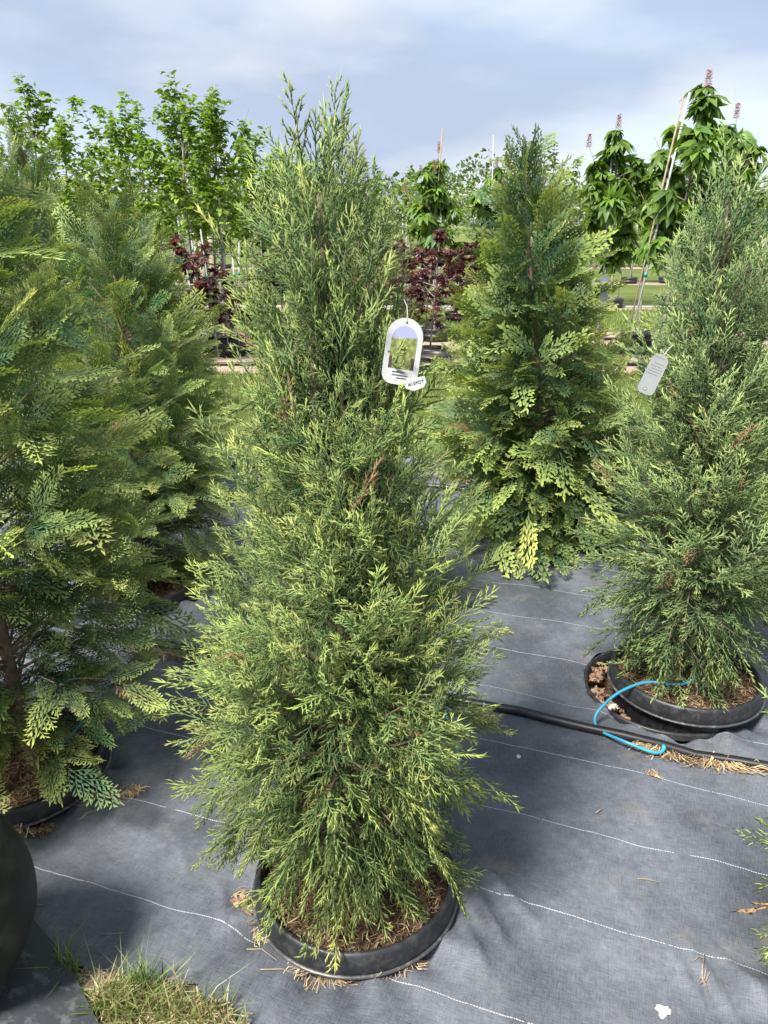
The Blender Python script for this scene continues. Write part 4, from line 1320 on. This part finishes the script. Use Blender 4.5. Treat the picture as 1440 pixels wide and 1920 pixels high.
def broad_tree(name, seed, height, clear, spread, nshoot, leaf, nleaf, templs, old, new, mat='leaf', trunk_r=0.022, upright=0.8, leader=2, droopy=0.0, lead=1.0):
    """slender nursery tree: trunk, upright shoots, leaves set along the shoots"""
    rg = np.random.default_rng(seed)
    wood = MB()
    tilt = rg.normal(0, 0.02, 2)
    cen = lambda z: np.array([tilt[0] * z + 0.03 * math.sin(1.7 * z + seed), tilt[1] * z + 0.03 * math.cos(1.3 * z + seed), z])
    zt = np.linspace(0, height * 0.80, 12)
    wood.tube([cen(z) for z in zt], np.interp(zt, [0, height], [trunk_r, 0.005]), 6)
    shoots = []
    for i in range(nshoot):
        f = (i + rg.uniform(0, 1)) / nshoot
        z0 = clear + (height * 0.78 - clear) * f
        th = i * 2.39996 + rg.normal(0, 0.3)
        w = spread * (0.45 + 0.75 * math.sin(math.pi * min(1, 0.18 + 0.72 * f))) * rg.uniform(0.65, 1.2)
        ln = w * (1.0 + upright * 0.6)
        a = cen(z0); out = np.array([math.cos(th), math.sin(th), 0])
        b = a + out * w + np.array([0, 0, ln * upright * rg.uniform(0.6, 1.2)])
        c = a + out * w * 0.65 + np.array([0, 0, ln * upright * 0.25])
        shoots.append((a, c, b))
    for i in range(leader):
        th = rg.uniform(0, 6.28); a = cen(height * 0.74)
        b = np.array([a[0] + 0.12 * math.cos(th) * (i + 0.3) * spread / 0.5, a[1] + 0.12 * math.sin(th) * (i + 0.3), height * (lead - 0.05 * i)])
        shoots.append((a, (a + b) / 2 + rg.normal(0, 0.03, 3), b)); shoots.append((a, (a + b) / 2, b * np.array([1, 1, 0.93])))
    P, D, U, SC = [], [], [], []
    lens = np.array([np.linalg.norm(s[2] - s[0]) for s in shoots]); quota = np.maximum(6, nleaf * lens / lens.sum()).astype(int)
    for (a, c, b), q in zip(shoots, quota):
        bez = lambda t: (1 - t) ** 2 * a + 2 * t * (1 - t) * c + t * t * b
        wood.tube([bez(t) for t in (0, 0.33, 0.66, 1.0)], [0.008, 0.006, 0.004, 0.002], 4, False)
        # side twigs off the shoot
        nt = max(2, q // 9)
        for k in range(nt):
            t0 = rg.uniform(0.25, 1.0); p0 = bez(t0); tg = unit(2 * (1 - t0) * (c - a) + 2 * t0 * (b - c))
            dv = unit(tg * rg.uniform(0.2, 1.0) + rg.normal(0, 0.6, 3)); tl = rg.uniform(0.05, 0.32) * spread / 0.5 * (1.15 - 0.75 * t0)
            for j in range(max(1, q // nt)):
                v = rg.uniform(0, 1); p = p0 + dv * tl * v
                az = rg.uniform(0, 6.283)
                d = unit(np.array([math.cos(az), math.sin(az), rg.uniform(-0.5, 0.35) - droopy]) + 0.5 * dv)
                P.append(p + d * 0.015); D.append(d); U.append(np.array([0, 0, 1.0]) + rg.normal(0, 0.4, 3)); SC.append(leaf * rg.uniform(0.45, 1.3))
    P = np.array(P); D = np.array(D); U = np.array(U); SC = np.array(SC)
    V, F, C = scatter(templs, P, D, U, SC, rg, old, new, None, rg.uniform(-0.5, 0.5, len(P)))
    crown = np_mesh(name + '_crown', V, F, M[mat], C)
    tips = sorted([tuple(s[2]) for s in shoots], key=lambda q: -q[2])
    return wood.build(name + '_trunk', M['bark_grey'], smooth=True, data_only=True), crown, tips


def put_tree(name, meshes, loc, rz, label, cat, group=None, sc=1.0):
    e = empty(name, loc, rz); tag(e, label, cat, group); e.scale = (sc, sc, sc)
    link('trunk', meshes[0], e); link('crown', meshes[1], e)
    return e


GOLD, GNEW = (0.11, 0.21, 0.028), (0.31, 0.46, 0.065)
SAP = [broad_tree('sapling_%d' % i, 40 + i, 3.25, 1.05, 0.52, 17, 0.082, 2300, LEAF, GOLD, GNEW, upright=0.95, leader=2) for i in range(3)]
BUCK = [broad_tree('buckeye_%d' % i, 60 + i, 2.95, 1.15, 0.34, 17, 0.165, 430, PALM, (0.075, 0.155, 0.026), (0.22, 0.36, 0.055), upright=0.75, leader=1, droopy=0.25, trunk_r=0.018, lead=0.93) for i in range(3)]
FARS = [broad_tree('far_sapling_%d' % i, 80 + i, 3.3, 1.15, 0.62, 17, 0.11, 1000, LEAF, (0.13, 0.22, 0.045), (0.32, 0.43, 0.12), upright=0.8, leader=1) for i in range(3)]
PURP = [broad_tree('purple_%d' % i, 100 + i, 1.38, 0.28, 0.42, 24, 0.075, 1150, STAR, (0.030, 0.013, 0.018), (0.20, 0.060, 0.045), 'purple', trunk_r=0.014, upright=0.55, leader=1) for i in range(3)]


def potmesh_far():
    mb = MB()
    mb.lathe([(0.225, 0.155), (0.235, 0.20), (0.248, 0.205), (0.262, 0.20), (0.264, 0.165), (0.255, 0.158), (0.245, 0.10), (0.262, 0.095), (0.262, 0.085), (0.244, 0.08), (0.225, -0.05)], 32)
    s = MB(); s.lathe([(0.0005, 0.172), (0.232, 0.160)], 24)
    return mb.build('far_pot', M['pot'], smooth=True, data_only=True), s.build('far_pot_soil', M['soil'], data_only=True)


FP = potmesh_far()


def far_pot(x, y, label, group=None, sc=1.0):
    e = empty('nursery_pot', (x, y, 0)); e.scale = (sc,) * 3
    tag(e, label, 'pot', group)
    link('wall', FP[0], e); link('soil', FP[1], e)


def stake(x0, y0, x1, y1, h, label, group=None, mat='stake', r=0.011, ties=(1.2,)):
    e = empty('support_stake', (x0, y0, 0)); tag(e, label, 'stake', group)
    d = np.array([x1 - x0, y1 - y0, h])
    mb = MB(); mb.tube([(0, 0, 0), d * 0.5, d], r, 8); mb.build('pole', M[mat], e, True)
    for t in ties:
        c = d * (t / h)
        mb = MB(); mb.tube([c - np.array([0, 0, 0.022]), c + np.array([0, 0, 0.022])], r * 1.7, 8); mb.build('tie', M['tie'], e, True)
    return e


# near row of green saplings (beyond the arborvitae)
row = [(-4.30, 10.6, 0, 1.05), (-3.40, 11.4, 1, 1.0), (-2.66, 11.2, 2, 1.07), (-2.28, 11.3, 0, 1.05), (-5.3, 10.9, 2, 0.93), (-1.55, 12.3, 1, 0.84), (-3.75, 13.2, 1, 1.04), (-0.95, 13.4, 0, 0.80), (-4.8, 12.6, 0, 1.0), (-2.9, 13.8, 2, 0.98), (-2.05, 13.0, 1, 0.92), (-1.35, 14.6, 2, 0.86)]
for i, (x, y, v, sc) in enumerate(row):
    lab = {2: 'tallest of the twin bright green saplings behind the purple shrub', 3: 'second of the twin bright green saplings behind the purple shrub', 1: 'bright green sapling rising straight above the narrow-topped arborvitae',
           0: 'tall wispy bright green sapling rising above the thin-leadered arborvitae', 5: 'shorter bright green sapling right beside the feathery juniper stem'}.get(i, 'slender bright green sapling in the back of the row behind the arborvitae')
    put_tree('hornbeam_sapling', SAP[v], (x, y, 0), 1.3 * i, lab, 'tree', 'bright green saplings behind the arborvitae', sc)
    far_pot(x, y, 'black pot of a bright green sapling behind the arborvitae', 'pots of the bright green saplings', 1.0)
    stake(x + 0.05, y - 0.03, x + 0.05 + 0.05 * math.sin(i * 2), y, 1.5 + 0.12 * (i % 4), 'thin pale stake with green tie beside a bright green sapling', 'stakes of the bright green saplings', r=0.009, ties=(0.75, 1.35))

# buckeyes with pink flower spikes
def flower_mesh(seed):
    rg = np.random.default_rng(seed)
    V, F = [], []
    lv, lf, _ = leaf_templ(0.4, 0.1, 0.3)
    Vs, Fs = [], []
    n = 90
    for i in range(n):
        z = 0.19 * (i / n); th = i * 2.4; rr = 0.035 * (1 - 0.75 * i / n) + 0.005
        Mx = np.array(Matrix.Rotation(th, 3, 'Z') @ Matrix.Rotation(-0.6 + rg.normal(0, 0.3), 3, 'Y'))
        Vs.append((lv * 0.026) @ Mx.T + np.array([rr * 0.4 * math.cos(th), rr * 0.4 * math.sin(th), z])); Fs.append(lf + 8 * i)
    V = np.concatenate(Vs); C = np.repeat(np.array([(0.50, 0.34, 0.34)]) * np.exp(rg.normal(0, 0.25, (n, 1))), 8, 0)
    return np_mesh('flower_spike', V, np.concatenate(Fs), M['purple'], C)


FLO = [flower_mesh(1), flower_mesh(2)]
bks = [(0.80, 12.1, 0, 0.97, 'buckeye sapling with pink flower spikes standing behind the purple shrub', 4),
       (2.74, 10.0, 1, 1.0, 'buckeye sapling with two pink flower spikes, shorter one between the arborvitae and the tallest', 4),
       (3.22, 9.0, 2, 1.10, 'tallest buckeye sapling tied to a leaning silver stake', 1),
       (3.85, 9.4, 0, 1.01, 'buckeye sapling with pink flowers beside the tallest one, stake tip showing', 2),
       (3.75, 11.6, 2, 0.9, 'buckeye sapling standing farther back behind the light green juniper', 0),
       (1.75, 13.0, 1, 0.92, 'buckeye sapling half hidden behind the top of the broad dark arborvitae', 1)]
for i, (x, y, v, sc, lab, fl) in enumerate(bks):
    e = put_tree('buckeye_sapling', BUCK[v], (x, y, 0), 0.9 * i, lab, 'tree', None, sc)
    tp = BUCK[v][2]
    for k in range(fl):
        q = tp[(0, 3, 5, 8, 11)[k]]
        f = link('flower_spike', FLO[k % 2], e); f.location = (q[0], q[1], q[2] - 0.02); f.scale = (1.15, 1.15, 0.8)
    far_pot(x, y, 'black pot of the ' + lab.split(',')[0][:60].replace('sapling ', ''), None, 0.95)
stake(0.62, 12.05, 0.83, 12.05, 2.95, 'long tan bamboo stake leaning through the buckeye behind the purple shrub', None, 'bamboo', 0.011, (1.35,))
stake(2.75, 9.93, 2.68, 9.95, 2.6, 'straight silver stake up the middle of the shorter buckeye', None, 'stake', 0.011, (0.9, 1.7))
stake(2.75, 8.9, 3.16, 8.95, 2.95, 'leaning silver stake tied to the tallest buckeye', None, 'stake', 0.0125, (1.15, 2.0))
stake(2.71, 8.9, 3.10, 8.95, 2.9, 'brown buckeye stem stake just beside the leaning silver stake', None, 'bamboo', 0.010, ())
stake(3.75, 9.35, 3.78, 9.4, 3.02, 'silver stake poking out above the buckeye next to the tallest one', None, 'stake', 0.009, ())
stake(1.72, 12.9, 1.66, 12.9, 2.95, 'thin silver stake sticking up above the broad dark arborvitae', None, 'stake', 0.009, ())

# purple shrubs
pus = [(-2.62, 10.15, 0, 1.08, 'purple-leaved shrub in a black pot beside the tall green saplings'),
       (0.62, 10.15, 1, 1.08, 'wide purple-leaved shrub behind the white picture tag'),
       (-1.72, 13.8, 2, 1.05, 'small purple-leaved shrub farther back next to the tall feathery juniper'),
       (-2.10, 10.6, 2, 0.75, 'low purple-leaved shrub leaning against the stakes by the wooden post'),
       (1.35, 14.6, 0, 0.9, 'small purple-leaved shrub farther back beside the far black pot'),
       (0.30, 13.9, 2, 1.0, 'purple-leaved shrub partly hidden behind the wide purple one')]
for i, (x, y, v, sc, lab) in enumerate(pus):
    put_tree('purple_shrub', PURP[v], (x, y, 0.10), 1.1 * i, lab, 'shrub', None, sc)
    far_pot(x, y, 'black pot under the ' + lab[:60].rsplit(' ', 1)[0] if len(lab) > 60 else 'black pot under the ' + lab, None, 0.85)
far_pot(0.60, 9.55, 'empty black pot standing alone in front of the wide purple shrub', None, 0.9)
far_pot(0.52, 12.15, 'black pot on the bare soil at the foot of the bamboo stake', None, 0.95)
for yy, lab in ((9.75, 'nearest thin black irrigation pipe across the bare soil strip'), (10.75, 'middle black irrigation pipe across the bare soil strip'), (12.1, 'farther black irrigation pipe along the bare soil strip'), (17.2, 'distant pale grey irrigation pipe beyond the grass strip')):
    mb = MB(); mb.tube([(-14, yy + 0.02, 0.02), (-5, yy, 0.02), (0, yy + 0.03, 0.02), (6, yy - 0.02, 0.02), (14, yy, 0.02)], 0.022, 8)
    tag(mb.build('irrigation_pipe', M['pipe'] if yy < 16 else M['stake'], smooth=True), lab, 'pipe')
tagp = [(-2.35, 10.0), (-2.2, 10.3), (-1.95, 10.5), (-2.05, 11.0)]
for i, (x, y) in enumerate(tagp):
    stake(x, y, x - 0.12 * math.sin(i + 1), y, (1.15, 1.62, 1.3, 1.45)[i], 'pale stake with green ties standing in the purple shrubs by the post', 'stakes among the purple shrubs', 'stake', 0.0085, (0.35, 1.05))

# far rows: saplings, pots, stakes, posts and cables
far_rows = [(17.3, 1.35, 'row just beyond the grass strip', 1.0), (24.6, 1.6, 'second far row', 1.0), (33.8, 2.0, 'third far row', 1.02), (45.0, 2.4, 'last far row', 1.1)]
for ri, (yy, dx, nm, s0) in enumerate(far_rows):
    half = yy * 0.56 + 1.5
    xs_ = np.arange(-half, half, dx)
    for i, x in enumerate(xs_):
        x = float(x + rgG.normal(0, 0.22)); y = yy + float(rgG.normal(0, 0.25)); sc = s0 * float(rgG.uniform(0.82, 1.06))
        put_tree('nursery_tree', FARS[int(rgG.integers(0, 3))], (x, y, 0), float(rgG.uniform(0, 6)), 'small staked green tree in the ' + nm, 'tree', 'trees of the ' + nm, sc)
        if ri < 3:
            far_pot(x, y, 'dark pot of a tree in the ' + nm, 'pots of the ' + nm, 0.95)
            xo = float(rgG.uniform(-0.12, 0.12))
            stake(x + xo, y - 0.15, x + xo + float(rgG.normal(0, 0.06)), y - 0.12, 2.1, 'thin pale stake in the ' + nm, 'stakes of the ' + nm, 'stake', 0.012 + 0.004 * ri, (0.95,))
for ri, (yy, z, x0) in enumerate(((20.3, 1.02, -4.55), (24.2, 0.95, 3.05), (33.2, 1.0, 0.5))):
    for k in range(-3, 4):
        x = x0 + 8.2 * k
        if abs(x) > yy * 0.56 + 1: continue
        mb = MB(); mb.tube([(0, 0, -0.1), (0.01, 0, 0.7), (0.0, 0.01, 1.38), (0, 0.01, 1.40)], [0.11, 0.105, 0.10, 0.09], 12)
        o = mb.build('wooden_post', M['post'], smooth=True, loc=(x, yy, 0))
        tag(o, 'weathered round wooden post holding the cable, %s line' % ('nearest', 'second', 'farthest')[ri], 'post', 'wooden posts of the %s cable line' % ('nearest', 'second', 'farthest')[ri])
    mb = MB(); mb.tube([(-yy * 0.6, yy - 0.12, z), (-5, yy - 0.12, z - 0.02), (3, yy - 0.12, z), (yy * 0.6, yy - 0.12, z)], 0.013, 6)
    tag(mb.build('cable', M['wire']), 'dark cable strung along the %s line of wooden posts' % ('nearest', 'second', 'farthest')[ri], 'cable')

# far wood at the horizon
rgW = np.random.default_rng(9)
n = 30000
X = rgW.uniform(-75, 75, n); Y = rgW.uniform(62, 80, n)
hh_ = 4.8 + 1.6 * np.sin(0.23 * X) * np.sin(0.11 * X + 1) + 0.9 * np.sin(0.7 * X + 2)
Z = rgW.uniform(0.1, 1, n) ** 0.8 * hh_
P = np.column_stack([X, Y, Z]); D = unit(rgW.normal(0, 1, (n, 3))); U = rgW.normal(0, 1, (n, 3))
LZ = Templ(); LZ.loz((0, 0, 0), (1, 0, 0), 0.4, 0.5, 0.5); LZ = [LZ.done()]
V, F, C = scatter(LZ, P, D, U, rgW.uniform(0.2, 0.55, n), rgW, (0.07, 0.12, 0.04), (0.16, 0.22, 0.08), None, rgW.uniform(-0.4, 0.4, n))
tag(link('far_wood', np_mesh('far_wood', V, F, M['leaf'], C)), 'distant hazy belt of trees along the horizon', 'wood', kind='stuff')
